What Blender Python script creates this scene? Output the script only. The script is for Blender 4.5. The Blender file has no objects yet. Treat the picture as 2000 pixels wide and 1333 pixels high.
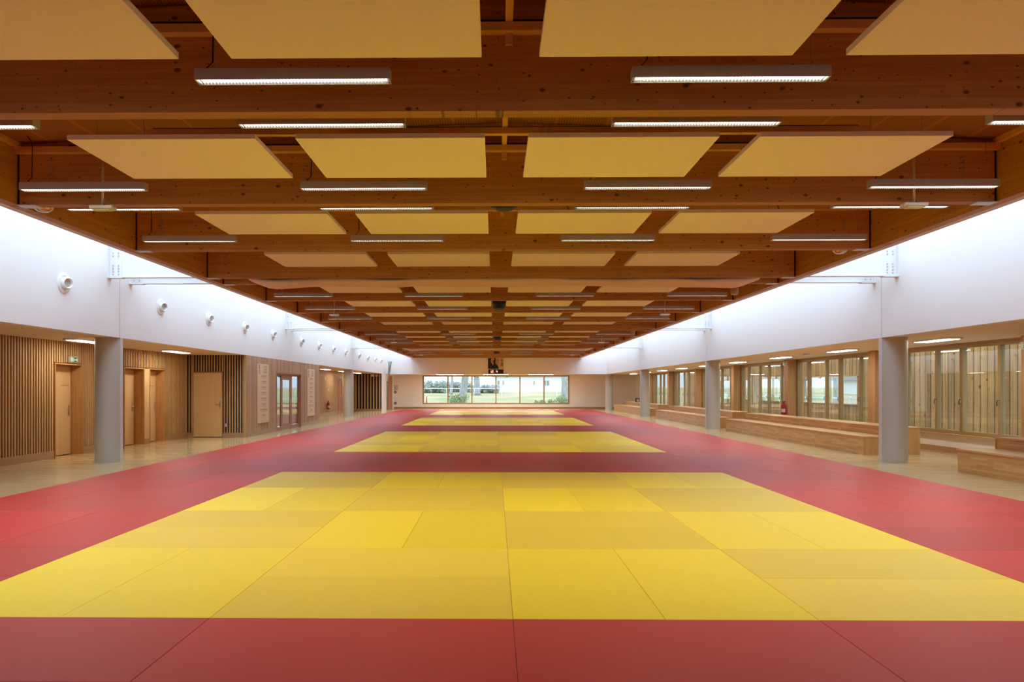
import bpy, bmesh, math, random
from mathutils import Vector
random.seed(7)
SC = bpy.context.scene
COL = SC.collection
PI = math.pi

# ------------------------------------------------------------------ camera, world, light, exposure
cd = bpy.data.cameras.new('camera')
cam = bpy.data.objects.new('camera', cd); COL.objects.link(cam)
cd.sensor_width = 36.0
cd.lens = 1346.8 / 2000 * 36.0
cd.shift_x = (1000 - 949.81) / 2000
cd.shift_y = (760.41 - 666.5) / 2000
cd.clip_start = 0.05; cd.clip_end = 600
cam.location = (0, 0, 1.511)
cam.rotation_euler = (PI / 2, 0, 0.012146)
SC.camera = cam

world = bpy.data.worlds.new('overcast_sky'); SC.world = world
world.use_nodes = True
bg = world.node_tree.nodes['Background']
bg.inputs[0].default_value = (0.75, 0.945, 1.16, 1)
# CIE overcast sky: the zenith three times as bright as the horizon
_wt = world.node_tree
_tc = _wt.nodes.new('ShaderNodeTexCoord'); _sp = _wt.nodes.new('ShaderNodeSeparateXYZ'); _wt.links.new(_tc.outputs['Generated'], _sp.inputs[0])
_mx = _wt.nodes.new('ShaderNodeMath'); _mx.operation = 'MAXIMUM'; _mx.inputs[1].default_value = 0.0; _wt.links.new(_sp.outputs[2], _mx.inputs[0])
_ma = _wt.nodes.new('ShaderNodeMath'); _ma.operation = 'MULTIPLY_ADD'; _ma.inputs[1].default_value = 2 / 3; _ma.inputs[2].default_value = 1 / 3; _wt.links.new(_mx.outputs[0], _ma.inputs[0])
_ms = _wt.nodes.new('ShaderNodeMath'); _ms.operation = 'MULTIPLY'; _ms.inputs[1].default_value = 0.94; _wt.links.new(_ma.outputs[0], _ms.inputs[0])
_wt.links.new(_ms.outputs[0], bg.inputs[1])

SC.view_settings.view_transform = 'Standard'
SC.view_settings.look = 'None'
SC.view_settings.gamma = 1.0
SC.view_settings.use_curve_mapping = False
SC.view_settings.exposure = 2.5
SC.cycles.max_bounces = 10
SC.cycles.diffuse_bounces = 6
SC.cycles.glossy_bounces = 3
SC.cycles.transparent_max_bounces = 12
SC.cycles.sample_clamp_indirect = 8.0
SC.cycles.caustics_reflective = False
SC.cycles.caustics_refractive = False

def portal(name, loc, rot, sx, sy):
    l = bpy.data.lights.new(name, 'AREA'); l.shape = 'RECTANGLE'; l.size = sx; l.size_y = sy
    l.cycles.is_portal = True
    o = bpy.data.objects.new(name, l); COL.objects.link(o); o.location = loc; o.rotation_euler = rot
portal('skylight_opening', (7.24, 20.3, 5.05), (0, 0, 0), 1.82, 59.6)
portal('skylight_opening', (-7.02, 20.3, 5.05), (0, 0, 0), 1.80, 59.6)
portal('end_window_opening', (0.1, 54.45, 1.45), (-PI / 2, 0, 0), 11.4, 2.2)
portal('side_window_opening', (11.2, 28.0, 1.5), (0, PI / 2, 0), 2.1, 28.0)

# ------------------------------------------------------------------ room dimensions
FZ = -0.03                      # parquet level (mat tops are z = 0)
XL, XR = -7.92, 8.15            # upper white walls
AL, AR = -9.79, 11.0            # outer aisle walls
SOF = 2.595                     # aisle ceiling
ZB = 3.783                      # underside of roof beams
YE, YF = 50.15, 54.15           # lintel wall, end wall
YB = -9.5                       # wall behind the camera
CX = 0.10                       # roof centre line
BAYS = [2.49, 14.49, 26.49, 38.49]

# ------------------------------------------------------------------ materials
def srgb(r, g, b):
    f = lambda c: ((c / 255) / 12.92) if c / 255 <= 0.04045 else (((c / 255) + 0.055) / 1.055) ** 2.4
    return (f(r), f(g), f(b), 1)

class NT:
    def __init__(s, name):
        s.m = bpy.data.materials.new(name); s.m.use_nodes = True
        s.t = s.m.node_tree; s.b = s.t.nodes['Principled BSDF']; s.out = s.t.nodes['Material Output']
    def n(s, kind, **kw):
        x = s.t.nodes.new(kind)
        for k, v in kw.items(): setattr(x, k, v)
        return x
    def l(s, a, b): s.t.links.new(a, b)
    def math(s, op, a, b=None, c=None):
        x = s.n('ShaderNodeMath', operation=op)
        for i, v in enumerate((a, b, c)):
            if v is None: continue
            if isinstance(v, (int, float)): x.inputs[i].default_value = v
            else: s.l(v, x.inputs[i])
        return x.outputs[0]
    def mix(s, f, a, b, mode='MIX'):
        x = s.n('ShaderNodeMix', data_type='RGBA', blend_type=mode)
        for i, v in ((0, f), (6, a), (7, b)):
            if isinstance(v, (int, float)): x.inputs[i].default_value = v
            elif isinstance(v, tuple): x.inputs[i].default_value = v
            else: s.l(v, x.inputs[i])
        return x.outputs[2]
    def coords(s, scale=(1, 1, 1), rand=0.0):
        tc = s.n('ShaderNodeTexCoord'); mp = s.n('ShaderNodeMapping')
        mp.inputs['Scale'].default_value = scale
        s.l(tc.outputs['Object'], mp.inputs['Vector'])
        if rand:
            oi = s.n('ShaderNodeObjectInfo')
            s.l(s.math('MULTIPLY', oi.outputs['Random'], rand), mp.inputs['Location'])
        return mp.outputs['Vector']
    def rnd(s): return s.n('ShaderNodeObjectInfo').outputs['Random']

def plain(name, col, rough=0.6, metal=0.0, spec=0.5, var=0.0):
    k = NT(name); c = col if len(col) == 4 else (*col, 1)
    k.b.inputs['Base Color'].default_value = c
    k.b.inputs['Roughness'].default_value = rough
    k.b.inputs['Metallic'].default_value = metal
    k.b.inputs['Specular IOR Level'].default_value = spec
    if var:
        nz = k.n('ShaderNodeTexNoise'); nz.inputs['Scale'].default_value = 1.0; nz.inputs['Detail'].default_value = 3
        k.l(k.coords((2.2, 2.2, 2.2)), nz.inputs['Vector'])
        d = tuple(v * (1 - var) for v in c[:3]) + (1,)
        k.l(k.mix(nz.outputs['Fac'], c, d), k.b.inputs['Base Color'])
    return k.m

def wood(name, c1, c2, axis='X', grain=40, rough=0.5, knots=0, lam=None, rnd=0.25, spec=0.35, stretch=0.05, knotcol=None):
    """streaky timber; axis = direction of the grain; lam = (axis, size) glued lamella lines"""
    k = NT(name)
    sc = {'X': (stretch, 1, 1), 'Y': (1, stretch, 1), 'Z': (1, 1, stretch)}[axis]
    co = k.coords(tuple(v * grain for v in sc), 37.0)
    nz = k.n('ShaderNodeTexNoise'); nz.inputs['Scale'].default_value = 1.0; nz.inputs['Detail'].default_value = 4; nz.inputs['Distortion'].default_value = 0.3
    k.l(co, nz.inputs['Vector'])
    rp = k.n('ShaderNodeValToRGB'); rp.color_ramp.elements[0].position = 0.3; rp.color_ramp.elements[1].position = 0.72
    rp.color_ramp.elements[0].color = c1; rp.color_ramp.elements[1].color = c2
    k.l(nz.outputs['Fac'], rp.inputs['Fac'])
    col = rp.outputs['Color']
    # tone of each piece
    v = k.math('ADD', k.math('MULTIPLY', k.rnd(), rnd), 1 - rnd * 0.6)
    cm = k.n('ShaderNodeCombineColor')
    for i in range(3): k.l(v, cm.inputs[i])
    col = k.mix(1.0, col, cm.outputs[0], 'MULTIPLY')
    if lam:
        tc = k.n('ShaderNodeTexCoord'); sp = k.n('ShaderNodeSeparateXYZ'); k.l(tc.outputs['Object'], sp.inputs[0])
        q = k.math('DIVIDE', sp.outputs['XYZ'.index(lam[0])], lam[1])
        wn = k.n('ShaderNodeTexWhiteNoise', noise_dimensions='1D'); k.l(k.math('FLOOR', q), wn.inputs['W'])
        ln = k.math('LESS_THAN', k.math('FRACT', q), 0.05)
        col = k.mix(k.math('MULTIPLY', wn.outputs['Value'], 0.28), col, tuple(c * 0.72 for c in c1[:3]) + (1,))
        col = k.mix(k.math('MULTIPLY', ln, 0.45), col, tuple(c * 0.4 for c in c1[:3]) + (1,))
    if knots:
        for ks, th in ((knots, 0.085), (knots * 2.1, 0.085)):
            vo = k.n('ShaderNodeTexVoronoi', voronoi_dimensions='2D'); vo.inputs['Scale'].default_value = 1.0
            t2 = k.n('ShaderNodeTexCoord'); s2 = k.n('ShaderNodeSeparateXYZ'); k.l(t2.outputs['Object'], s2.inputs[0])
            c2 = k.n('ShaderNodeCombineXYZ'); off = k.math('MULTIPLY', k.rnd(), 91.0)
            uu = {'X': s2.outputs[0], 'Y': s2.outputs[1], 'Z': k.math('ADD', s2.outputs[0], s2.outputs[1])}[axis]
            fu, fv = (ks * 0.8, ks * 1.3) if axis != 'Z' else (ks * 1.3, ks * 0.6)
            k.l(k.math('MULTIPLY_ADD', uu, fu, off), c2.inputs[0]); k.l(k.math('MULTIPLY_ADD', s2.outputs[2], fv, off), c2.inputs[1])
            k.l(c2.outputs[0], vo.inputs['Vector'])
            sz = k.n('ShaderNodeSeparateColor'); k.l(vo.outputs['Color'], sz.inputs[0])
            lim = k.math('MULTIPLY', k.math('POWER', sz.outputs[0], 1.5), th)
            f = k.math('SUBTRACT', 1.0, k.math('SMOOTH_MIN', k.math('DIVIDE', vo.outputs['Distance'], k.math('ADD', lim, 0.014)), 1.0, 0.25))
            f = k.math('MINIMUM', k.math('MULTIPLY', f, 2.2), 0.92)
            col = k.mix(f, col, knotcol or tuple(c * 0.22 for c in c1[:3]) + (1,))
    k.l(col, k.b.inputs['Base Color'])
    k.b.inputs['Roughness'].default_value = rough
    k.b.inputs['Specular IOR Level'].default_value = spec
    return k.m

def strips(name, cols, axis, run, across, sx, sy, rough=0.3, gap=0.004, rnd=0.5, spec=0.5, gapdark=0.5):
    """finger-jointed strips / parquet: brick pattern. run/across are object axes."""
    k = NT(name)
    tc = k.n('ShaderNodeTexCoord'); sp = k.n('ShaderNodeSeparateXYZ'); k.l(tc.outputs['Object'], sp.inputs[0])
    cb = k.n('ShaderNodeCombineXYZ')
    k.l(sp.outputs['XYZ'.index(run)], cb.inputs[0]); k.l(sp.outputs['XYZ'.index(across)], cb.inputs[1])
    br = k.n('ShaderNodeTexBrick'); br.offset = 0.37; br.offset_frequency = 2; br.squash = 1.0
    br.inputs['Scale'].default_value = 1.0; br.inputs['Brick Width'].default_value = sx; br.inputs['Row Height'].default_value = sy
    br.inputs['Mortar Size'].default_value = gap; br.inputs['Mortar Smooth'].default_value = 0.2
    br.inputs['Color1'].default_value = cols[0]; br.inputs['Color2'].default_value = cols[1]
    br.inputs['Mortar'].default_value = tuple(c * gapdark for c in cols[0][:3]) + (1,)
    k.l(cb.outputs[0], br.inputs['Vector'])
    nz = k.n('ShaderNodeTexNoise'); nz.inputs['Scale'].default_value = 1.0; nz.inputs['Detail'].default_value = 4
    s = [60.0, 60.0, 60.0]; s['XYZ'.index(run)] = 3.0
    k.l(k.coords(tuple(s)), nz.inputs['Vector'])
    col = k.mix(k.math('MULTIPLY', nz.outputs['Fac'], rnd), br.outputs['Color'], cols[2])
    k.l(col, k.b.inputs['Base Color'])
    k.b.inputs['Roughness'].default_value = rough; k.b.inputs['Specular IOR Level'].default_value = spec
    return k.m

def emit(name, col, strength):
    k = NT(name)
    k.b.inputs['Base Color'].default_value = (0.8, 0.8, 0.8, 1)
    k.b.inputs['Emission Color'].default_value = (*col, 1); k.b.inputs['Emission Strength'].default_value = strength
    return k.m

def glass(name, tint=(0.86, 0.88, 0.865), ior=1.5, gain=1.9):
    k = NT(name); k.t.nodes.remove(k.b)
    tr = k.n('ShaderNodeBsdfTransparent'); tr.inputs[0].default_value = (*tint, 1)
    gl = k.n('ShaderNodeBsdfGlossy'); gl.inputs['Roughness'].default_value = 0.0; gl.inputs[0].default_value = (0.95, 0.97, 0.96, 1)
    fr = k.n('ShaderNodeFresnel'); fr.inputs['IOR'].default_value = ior
    mx = k.n('ShaderNodeMixShader')
    ge = k.n('ShaderNodeNewGeometry')   # a pane is one thin sheet: only its outer face mirrors, there is no refraction inside it
    f_ = k.math('MULTIPLY', k.math('MULTIPLY', fr.outputs[0], gain), k.math('SUBTRACT', 1.0, ge.outputs['Backfacing']))
    k.l(k.math('MINIMUM', f_, 0.95), mx.inputs[0]); k.l(tr.outputs[0], mx.inputs[1]); k.l(gl.outputs[0], mx.inputs[2])
    k.l(mx.outputs[0], k.out.inputs['Surface'])
    return k.m

def mat_vinyl(name, c, worn):
    """vinyl judo mat: fine embossed weave, slightly worn"""
    k = NT(name)
    nz = k.n('ShaderNodeTexNoise'); nz.inputs['Scale'].default_value = 1.0; nz.inputs['Detail'].default_value = 5
    k.l(k.coords((1.4, 1.4, 1.4), 53.0), nz.inputs['Vector'])
    col = k.mix(k.math('MULTIPLY', nz.outputs['Fac'], 0.35), c, worn)
    v = k.math('ADD', k.math('MULTIPLY', k.rnd(), 0.16), 0.90)
    cm = k.n('ShaderNodeCombineColor')
    for i in range(3): k.l(v, cm.inputs[i])
    k.l(k.mix(1.0, col, cm.outputs[0], 'MULTIPLY'), k.b.inputs['Base Color'])
    wv = k.n('ShaderNodeTexWave', bands_direction='X'); wv.inputs['Scale'].default_value = 1.0
    k.l(k.coords((18, 18, 18)), wv.inputs['Vector'])
    wy = k.n('ShaderNodeTexWave', bands_direction='Y'); wy.inputs['Scale'].default_value = 1.0
    k.l(k.coords((40, 40, 40)), wy.inputs['Vector'])
    bp = k.n('ShaderNodeBump'); bp.inputs['Strength'].default_value = 0.12; bp.inputs['Distance'].default_value = 0.002
    k.l(k.math('ADD', wv.outputs['Fac'], wy.outputs['Fac']), bp.inputs['Height']); k.l(bp.outputs[0], k.b.inputs['Normal'])
    k.b.inputs['Roughness'].default_value = 0.46; k.b.inputs['Specular IOR Level'].default_value = 0.19
    return k.m

def foliage_mat(name, a, b):
    k = NT(name)
    k.l(k.mix(k.n('ShaderNodeTexNoise').outputs['Fac'], a, b), k.b.inputs['Base Color'])
    k.b.inputs['Roughness'].default_value = 0.7
    return k.m

def ribbed(name, c1, c2):
    """perforated, finely ribbed timber roof deck"""
    k = NT(name)
    tc = k.n('ShaderNodeTexCoord'); sp = k.n('ShaderNodeSeparateXYZ'); k.l(tc.outputs['Object'], sp.inputs[0])
    fr = k.math('LESS_THAN', k.math('FRACT', k.math('DIVIDE', sp.outputs[0], 0.032)), 0.35)
    pl = k.math('LESS_THAN', k.math('FRACT', k.math('DIVIDE', sp.outputs[0], 0.62)), 0.07)
    col = k.mix(fr, c1, c2)
    col = k.mix(pl, col, tuple(v * 1.15 for v in c1[:3]) + (1,))
    k.l(col, k.b.inputs['Base Color']); k.b.inputs['Roughness'].default_value = 0.7
    return k.m

def ground_mat(name, ca, cb, cc, s=0.35):
    k = NT(name)
    n1 = k.n('ShaderNodeTexNoise'); n1.inputs['Scale'].default_value = s; n1.inputs['Detail'].default_value = 6
    n2 = k.n('ShaderNodeTexNoise'); n2.inputs['Scale'].default_value = 9.0; n2.inputs['Detail'].default_value = 4
    co = k.coords((1, 1, 1)); k.l(co, n1.inputs['Vector']); k.l(co, n2.inputs['Vector'])
    rp = k.n('ShaderNodeValToRGB'); rp.color_ramp.elements[0].position = 0.42; rp.color_ramp.elements[1].position = 0.58
    rp.color_ramp.elements[0].color = ca; rp.color_ramp.elements[1].color = cb
    k.l(n1.outputs['Fac'], rp.inputs['Fac'])
    k.l(k.mix(k.math('MULTIPLY', n2.outputs['Fac'], 0.5), rp.outputs['Color'], cc), k.b.inputs['Base Color'])
    k.b.inputs['Roughness'].default_value = 0.95; k.b.inputs['Specular IOR Level'].default_value = 0.1
    return k.m

M = {}
M['white'] = plain('white_paint', (0.84, 0.84, 0.83), 0.7, spec=0.3)
M['plaster'] = plain('warm_white_plaster', (0.88, 0.85, 0.79), 0.8, spec=0.25, var=0.04)
M['aisle_ceiling'] = plain('pale_ceiling_paint', (0.80, 0.68, 0.51), 0.7, spec=0.25)
BC1, BC2 = (0.515, 0.245, 0.064, 1), (0.655, 0.35, 0.102, 1)
M['beam_x'] = wood('glulam_across', BC1, BC2, 'X', 30, 0.55, knots=3.3, lam=('Z', 0.045), rnd=0.12)
M['beam_y'] = wood('glulam_along', BC1, BC2, 'Y', 30, 0.55, knots=3.3, lam=('Z', 0.045), rnd=0.12)
M['batten'] = wood('batten_spruce', (0.72, 0.42, 0.17, 1), (0.82, 0.52, 0.23, 1), 'X', 40, 0.55, rnd=0.15)
M['batten_y'] = wood('rail_spruce', (0.72, 0.42, 0.17, 1), (0.82, 0.52, 0.23, 1), 'Y', 40, 0.55, rnd=0.15)
M['deck'] = ribbed('ribbed_roof_deck', (0.40, 0.18, 0.055, 1), (0.24, 0.10, 0.03, 1))
M['panel'] = plain('acoustic_felt', (0.88, 0.84, 0.90), 0.9, spec=0.15)
M['lamp_shell'] = plain('lamp_shell_grey', (0.50, 0.47, 0.45), 0.45, 0.3)
M['lamp_fin'] = plain('louvre_aluminium', (0.75, 0.75, 0.74), 0.35, 0.5)
M['liner'] = plain('added_dark_liner', (0.06, 0.055, 0.05), 0.5)
M['tube'] = emit('fluorescent_light', (1.0, 0.93, 0.80), 1.6)
M['diffuser'] = emit('opal_diffuser', (1.0, 0.95, 0.87), 5.4)
M['diffuser_strong'] = emit('bright_strip', (1.0, 0.97, 0.92), 22.0)
M['cable'] = plain('black_cable', (0.02, 0.02, 0.02), 0.6)
M['wire'] = plain('steel_wire', (0.35, 0.34, 0.33), 0.4, 0.8)
M['steel_dark'] = plain('dark_steel', (0.03, 0.028, 0.025), 0.5, 0.6)
M['galv'] = plain('galvanised_steel', (0.55, 0.55, 0.54), 0.4, 0.7)
M['grey_lining'] = plain('grey_lining_board', (0.62, 0.60, 0.60), 0.6)
M['slat'] = wood('oak_slat', (0.45, 0.26, 0.098, 1), (0.61, 0.385, 0.165, 1), 'Z', 60, 0.55, rnd=0.30)
M['slat_pale'] = wood('pink_lit_slat', (0.50, 0.31, 0.19, 1), (0.64, 0.42, 0.275, 1), 'Z', 60, 0.6, rnd=0.35)  # pinkish-grey light on the side slats is put into their colour
M['backing'] = plain('black_backing_felt', (0.012, 0.009, 0.008), 0.9)
M['backing_brown'] = plain('brown_backing_board', (0.045, 0.025, 0.014), 0.9)
M['door'] = wood('beech_veneer', (0.66, 0.42, 0.18, 1), (0.74, 0.49, 0.225, 1), 'Z', 30, 0.4, rnd=0.10, stretch=0.03)
M['jamb'] = wood('oak_jamb', (0.42, 0.20, 0.062, 1), (0.54, 0.275, 0.09, 1), 'Z', 30, 0.45, rnd=0.15)
M['plinth'] = wood('oak_plinth', (0.42, 0.245, 0.115, 1), (0.50, 0.30, 0.15, 1), 'Y', 30, 0.4, rnd=0.1)
M['plinth_x'] = wood('oak_plinth_across', (0.36, 0.21, 0.10, 1), (0.44, 0.27, 0.13, 1), 'X', 30, 0.4, rnd=0.1)
M['pier'] = wood('oak_pier', (0.46, 0.25, 0.095, 1), (0.58, 0.34, 0.14, 1), 'Z', 25, 0.45, rnd=0.1, lam=('Y', 0.09))
M['winframe'] = wood('ochre_window_frame', (0.36, 0.245, 0.095, 1), (0.42, 0.29, 0.12, 1), 'Z', 30, 0.4, rnd=0.1)
M['redwood'] = wood('reddish_frame', (0.36, 0.15, 0.075, 1), (0.46, 0.20, 0.10, 1), 'Z', 30, 0.45, rnd=0.1)
M['parquet'] = strips('oak_parquet', ((0.52, 0.345, 0.15, 1), (0.62, 0.435, 0.22, 1), (0.45, 0.285, 0.115, 1)), 'Z', 'X', 'Y', 0.5, 0.072, 0.17, 0.0012, 0.4, 0.42, 0.7)
M['bench'] = strips('bench_strips', ((0.56, 0.30, 0.105, 1), (0.76, 0.47, 0.195, 1), (0.48, 0.25, 0.085, 1)), 'X', 'Y', 'Z', 0.42, 0.04, 0.4, 0.0008, 0.4, 0.35, 0.8)
M['bench_end'] = wood('bench_end_grain', (0.46, 0.25, 0.095, 1), (0.58, 0.335, 0.135, 1), 'Z', 22, 0.45, rnd=0.1)
M['bench_top'] = strips('bench_top_strips', ((0.58, 0.34, 0.135, 1), (0.72, 0.46, 0.20, 1), (0.50, 0.28, 0.11, 1)), 'X', 'Y', 'X', 0.42, 0.04, 0.35, 0.0008, 0.4, 0.45, 0.8)
M['column'] = plain('grey_column_paint', (0.50, 0.485, 0.42), 0.45, spec=0.4)
M['column_edge'] = plain('pale_column_edge', (0.62, 0.615, 0.58), 0.45, spec=0.4)
M['steel_white'] = plain('white_steel', (0.80, 0.80, 0.80), 0.45)
M['glass'] = glass('window_glass')
M['glass_end'] = glass('end_window_glass', (0.95, 0.96, 0.955), 1.5, 1.2)
M['glass_sky'] = glass('skylight_glass', (0.97, 0.98, 0.99), 1.4, 0.4)
M['ext_board'] = wood('pine_cladding', (0.33, 0.165, 0.052, 1), (0.52, 0.295, 0.105, 1), 'Z', 14, 0.7, knots=2.6, rnd=0.45)
M['gap_shade_strip'] = plain('painted_gap_shade', (0.05, 0.03, 0.022), 0.9)
M['black'] = plain('black_plastic', (0.012, 0.012, 0.012), 0.4)
M['beige'] = plain('beige_plastic', (0.50, 0.33, 0.20), 0.5)
M['silver'] = plain('silver_dome', (0.60, 0.58, 0.52), 0.25, 0.8)
M['chrome'] = plain('brushed_metal', (0.52, 0.50, 0.47), 0.3, 0.9)
M['sign_green'] = plain('sign_green', (0.02, 0.16, 0.05), 0.4)
M['sign_pale'] = plain('sign_pale_green', (0.62, 0.72, 0.50), 0.4)
M['red_paint'] = plain('extinguisher_red', (0.38, 0.012, 0.02), 0.3)
M['board'] = wood('ply_board', (0.74, 0.57, 0.345, 1), (0.82, 0.65, 0.42, 1), 'Z', 20, 0.5, rnd=0.05)
M['ink'] = plain('black_ink', (0.05, 0.04, 0.03), 0.8)
M['ink_faint'] = plain('faint_ink', (0.46, 0.28, 0.12), 0.8)
M['ink_brown'] = plain('engraved_brown', (0.34, 0.23, 0.13), 0.8)
M['ink_red'] = plain('red_ink', (0.30, 0.08, 0.04), 0.8)
M['curtain'] = wood('rolled_curtain_cloth', (0.86, 0.70, 0.55, 1), (0.93, 0.79, 0.64, 1), 'X', 22, 0.85, rnd=0.05, spec=0.1)
M['poster_dark'] = plain('print_dark_brown', (0.020, 0.013, 0.010), 0.6)
M['poster_robe'] = plain('print_black_robe', (0.012, 0.010, 0.010), 0.6)
M['poster_rose'] = plain('print_dusty_rose', (0.50, 0.33, 0.25), 0.6)
M['poster_cream'] = plain('print_cream', (0.68, 0.52, 0.36), 0.6)
M['poster_skin'] = plain('print_skin', (0.52, 0.30, 0.19), 0.6)
M['poster_hair'] = plain('print_grey_hair', (0.60, 0.50, 0.40), 0.6)
M['led'] = emit('led_red', (1.0, 0.40, 0.26), 0.30)
M['clock_face'] = plain('clock_face', (0.05, 0.006, 0.005), 0.3)
M['paper'] = plain('notice_paper', (0.62, 0.58, 0.54), 0.8)
M['rope'] = plain('grey_rope', (0.27, 0.25, 0.19), 0.9)
YEL_A = mat_vinyl('yellow_vinyl', (0.80, 0.615, 0.022, 1), (0.86, 0.68, 0.035, 1))
YEL_B = mat_vinyl('yellow_vinyl_sheen_tint', (0.735, 0.54, 0.040, 1), (0.79, 0.60, 0.06, 1))  # crosswise mats: weaker sheen of the weave put into the colour
RED_A = mat_vinyl('red_vinyl', (0.48, 0.035, 0.025, 1), (0.50, 0.055, 0.037, 1))
RED_B = mat_vinyl('red_vinyl_sheen_tone', (0.445, 0.042, 0.031, 1), (0.47, 0.062, 0.044, 1))  # sheen put into the colour of crosswise mats; plain tone change in the bands
RED_C = mat_vinyl('red_vinyl_fresh', (0.46, 0.022, 0.015, 1), (0.50, 0.03, 0.02, 1))
M['grass'] = ground_mat('field_grass', (0.20, 0.225, 0.10, 1), (0.37, 0.285, 0.175, 1), (0.34, 0.275, 0.16, 1), 0.16)
M['lawn'] = ground_mat('green_lawn', (0.05, 0.13, 0.025, 1), (0.08, 0.15, 0.04, 1), (0.10, 0.17, 0.05, 1), 0.3)
M['paving'] = plain('grey_paving', (0.40, 0.39, 0.37), 0.8)
M['bark'] = wood('tree_bark', (0.26, 0.25, 0.235, 1), (0.44, 0.43, 0.41, 1), 'Z', 9, 0.9, rnd=0.2, stretch=0.25)
M['leaf'] = foliage_mat('spring_leaves', (0.22, 0.29, 0.12, 1), (0.34, 0.40, 0.20, 1))
M['leaf_grey'] = foliage_mat('hedge_leaves', (0.38, 0.39, 0.33, 1), (0.50, 0.51, 0.44, 1))
M['house'] = plain('white_house_render', (0.78, 0.78, 0.78), 0.8)
M['roof_grey'] = plain('grey_roof', (0.35, 0.36, 0.38), 0.8)
M['house_glass'] = plain('dark_house_window', (0.10, 0.12, 0.14), 0.3)

# ------------------------------------------------------------------ helpers
def me_boxes(name, boxes, mat):
    vs, fs = [], []
    for (x0, y0, z0, x1, y1, z1) in boxes:
        i = len(vs)
        vs += [(x0, y0, z0), (x1, y0, z0), (x1, y1, z0), (x0, y1, z0), (x0, y0, z1), (x1, y0, z1), (x1, y1, z1), (x0, y1, z1)]
        fs += [(i, i+3, i+2, i+1), (i+4, i+5, i+6, i+7), (i, i+1, i+5, i+4), (i+1, i+2, i+6, i+5), (i+2, i+3, i+7, i+6), (i+3, i, i+4, i+7)]
    m = bpy.data.meshes.new(name); m.from_pydata(vs, [], fs); m.materials.append(mat)
    return m

def wloc(o):
    v = Vector((0, 0, 0))
    while o is not None:
        v = v + o.location; o = o.parent
    return v

def link(name, data, loc, parent=None):
    o = bpy.data.objects.new(name, data); COL.objects.link(o)
    if parent is not None:
        o.parent = parent; o.location = Vector(loc) - wloc(parent)
    else:
        o.location = loc
    return o

_cache = {}
def box(name, x0, x1, y0, y1, z0, z1, mat, parent=None, ch=0.0):
    """one box as an object, origin at the middle of its underside; alike boxes share a mesh"""
    mat = M[mat] if isinstance(mat, str) else mat
    x0, x1 = min(x0, x1), max(x0, x1); y0, y1 = min(y0, y1), max(y0, y1)
    d = (round(x1 - x0, 4), round(y1 - y0, 4), round(z1 - z0, 4), mat.name, ch)
    m = _cache.get(d)
    if m is None:
        m = me_boxes(name, [(-d[0]/2, -d[1]/2, 0, d[0]/2, d[1]/2, d[2])], mat)
        if ch:
            bm = bmesh.new(); bm.from_mesh(m)
            bmesh.ops.bevel(bm, geom=bm.edges[:], offset=ch, segments=1, affect='EDGES')
            bm.to_mesh(m); bm.free()
        _cache[d] = m
    return link(name, m, ((x0+x1)/2, (y0+y1)/2, z0), parent)

def boxes(name, bl, mat, parent=None, origin=None):
    """several boxes that form ONE piece"""
    mat = M[mat] if isinstance(mat, str) else mat
    if origin is None:
        origin = ((min(b[0] for b in bl) + max(b[3] for b in bl))/2, (min(b[1] for b in bl) + max(b[4] for b in bl))/2, min(b[2] for b in bl))
    ox, oy, oz = origin
    m = me_boxes(name, [(b[0]-ox, b[1]-oy, b[2]-oz, b[3]-ox, b[4]-oy, b[5]-oz) for b in bl], mat)
    return link(name, m, origin, parent)

def prism(name, pts, axis, a0, a1, mat, parent=None, smooth=False):
    """extrude a 2-D outline along an axis; pts are the other two coordinates in axis order"""
    mat = M[mat] if isinstance(mat, str) else mat
    n = len(pts)
    def P(p, a): return {'X': (a, p[0], p[1]), 'Y': (p[0], a, p[1]), 'Z': (p[0], p[1], a)}[axis]
    vs = [P(p, a0) for p in pts] + [P(p, a1) for p in pts]
    fs = [tuple(range(n)), tuple(range(2*n-1, n-1, -1))] + [(i, i+n, (i+1) % n + n, (i+1) % n) for i in range(n)]
    c = [sum(v[k] for v in vs)/len(vs) for k in range(3)]; c[2] = min(v[2] for v in vs)
    m = bpy.data.meshes.new(name); m.from_pydata([tuple(v[k]-c[k] for k in range(3)) for v in vs], [], fs); m.materials.append(mat)
    bm = bmesh.new(); bm.from_mesh(m); bmesh.ops.recalc_face_normals(bm, faces=bm.faces[:]); bm.to_mesh(m); bm.free()
    if smooth:
        for p in m.polygons:
            if len(p.vertices) == 4: p.use_smooth = True
    return link(name, m, c, parent)

def frame_axes(d):
    d = d.normalized(); u = Vector((0, 0, 1)) if abs(d.z) < 0.9 else Vector((1, 0, 0))
    a = d.cross(u).normalized(); return a, d.cross(a).normalized()

def tube_geo(pts, rads, seg=8):
    vs, fs = [], []
    pts = [Vector(p) for p in pts]
    for i, p in enumerate(pts):
        d = (pts[min(i+1, len(pts)-1)] - pts[max(i-1, 0)])
        a, b = frame_axes(d)
        r = rads if isinstance(rads, (int, float)) else rads[i]
        for k in range(seg):
            t = 2*PI*k/seg; vs.append(p + a*(r*math.cos(t)) + b*(r*math.sin(t)))
    for i in range(len(pts)-1):
        for k in range(seg):
            fs.append((i*seg+k, i*seg+(k+1) % seg, (i+1)*seg+(k+1) % seg, (i+1)*seg+k))
    fs.append(tuple(range(seg-1, -1, -1))); fs.append(tuple((len(pts)-1)*seg+k for k in range(seg)))
    return vs, fs

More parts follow.
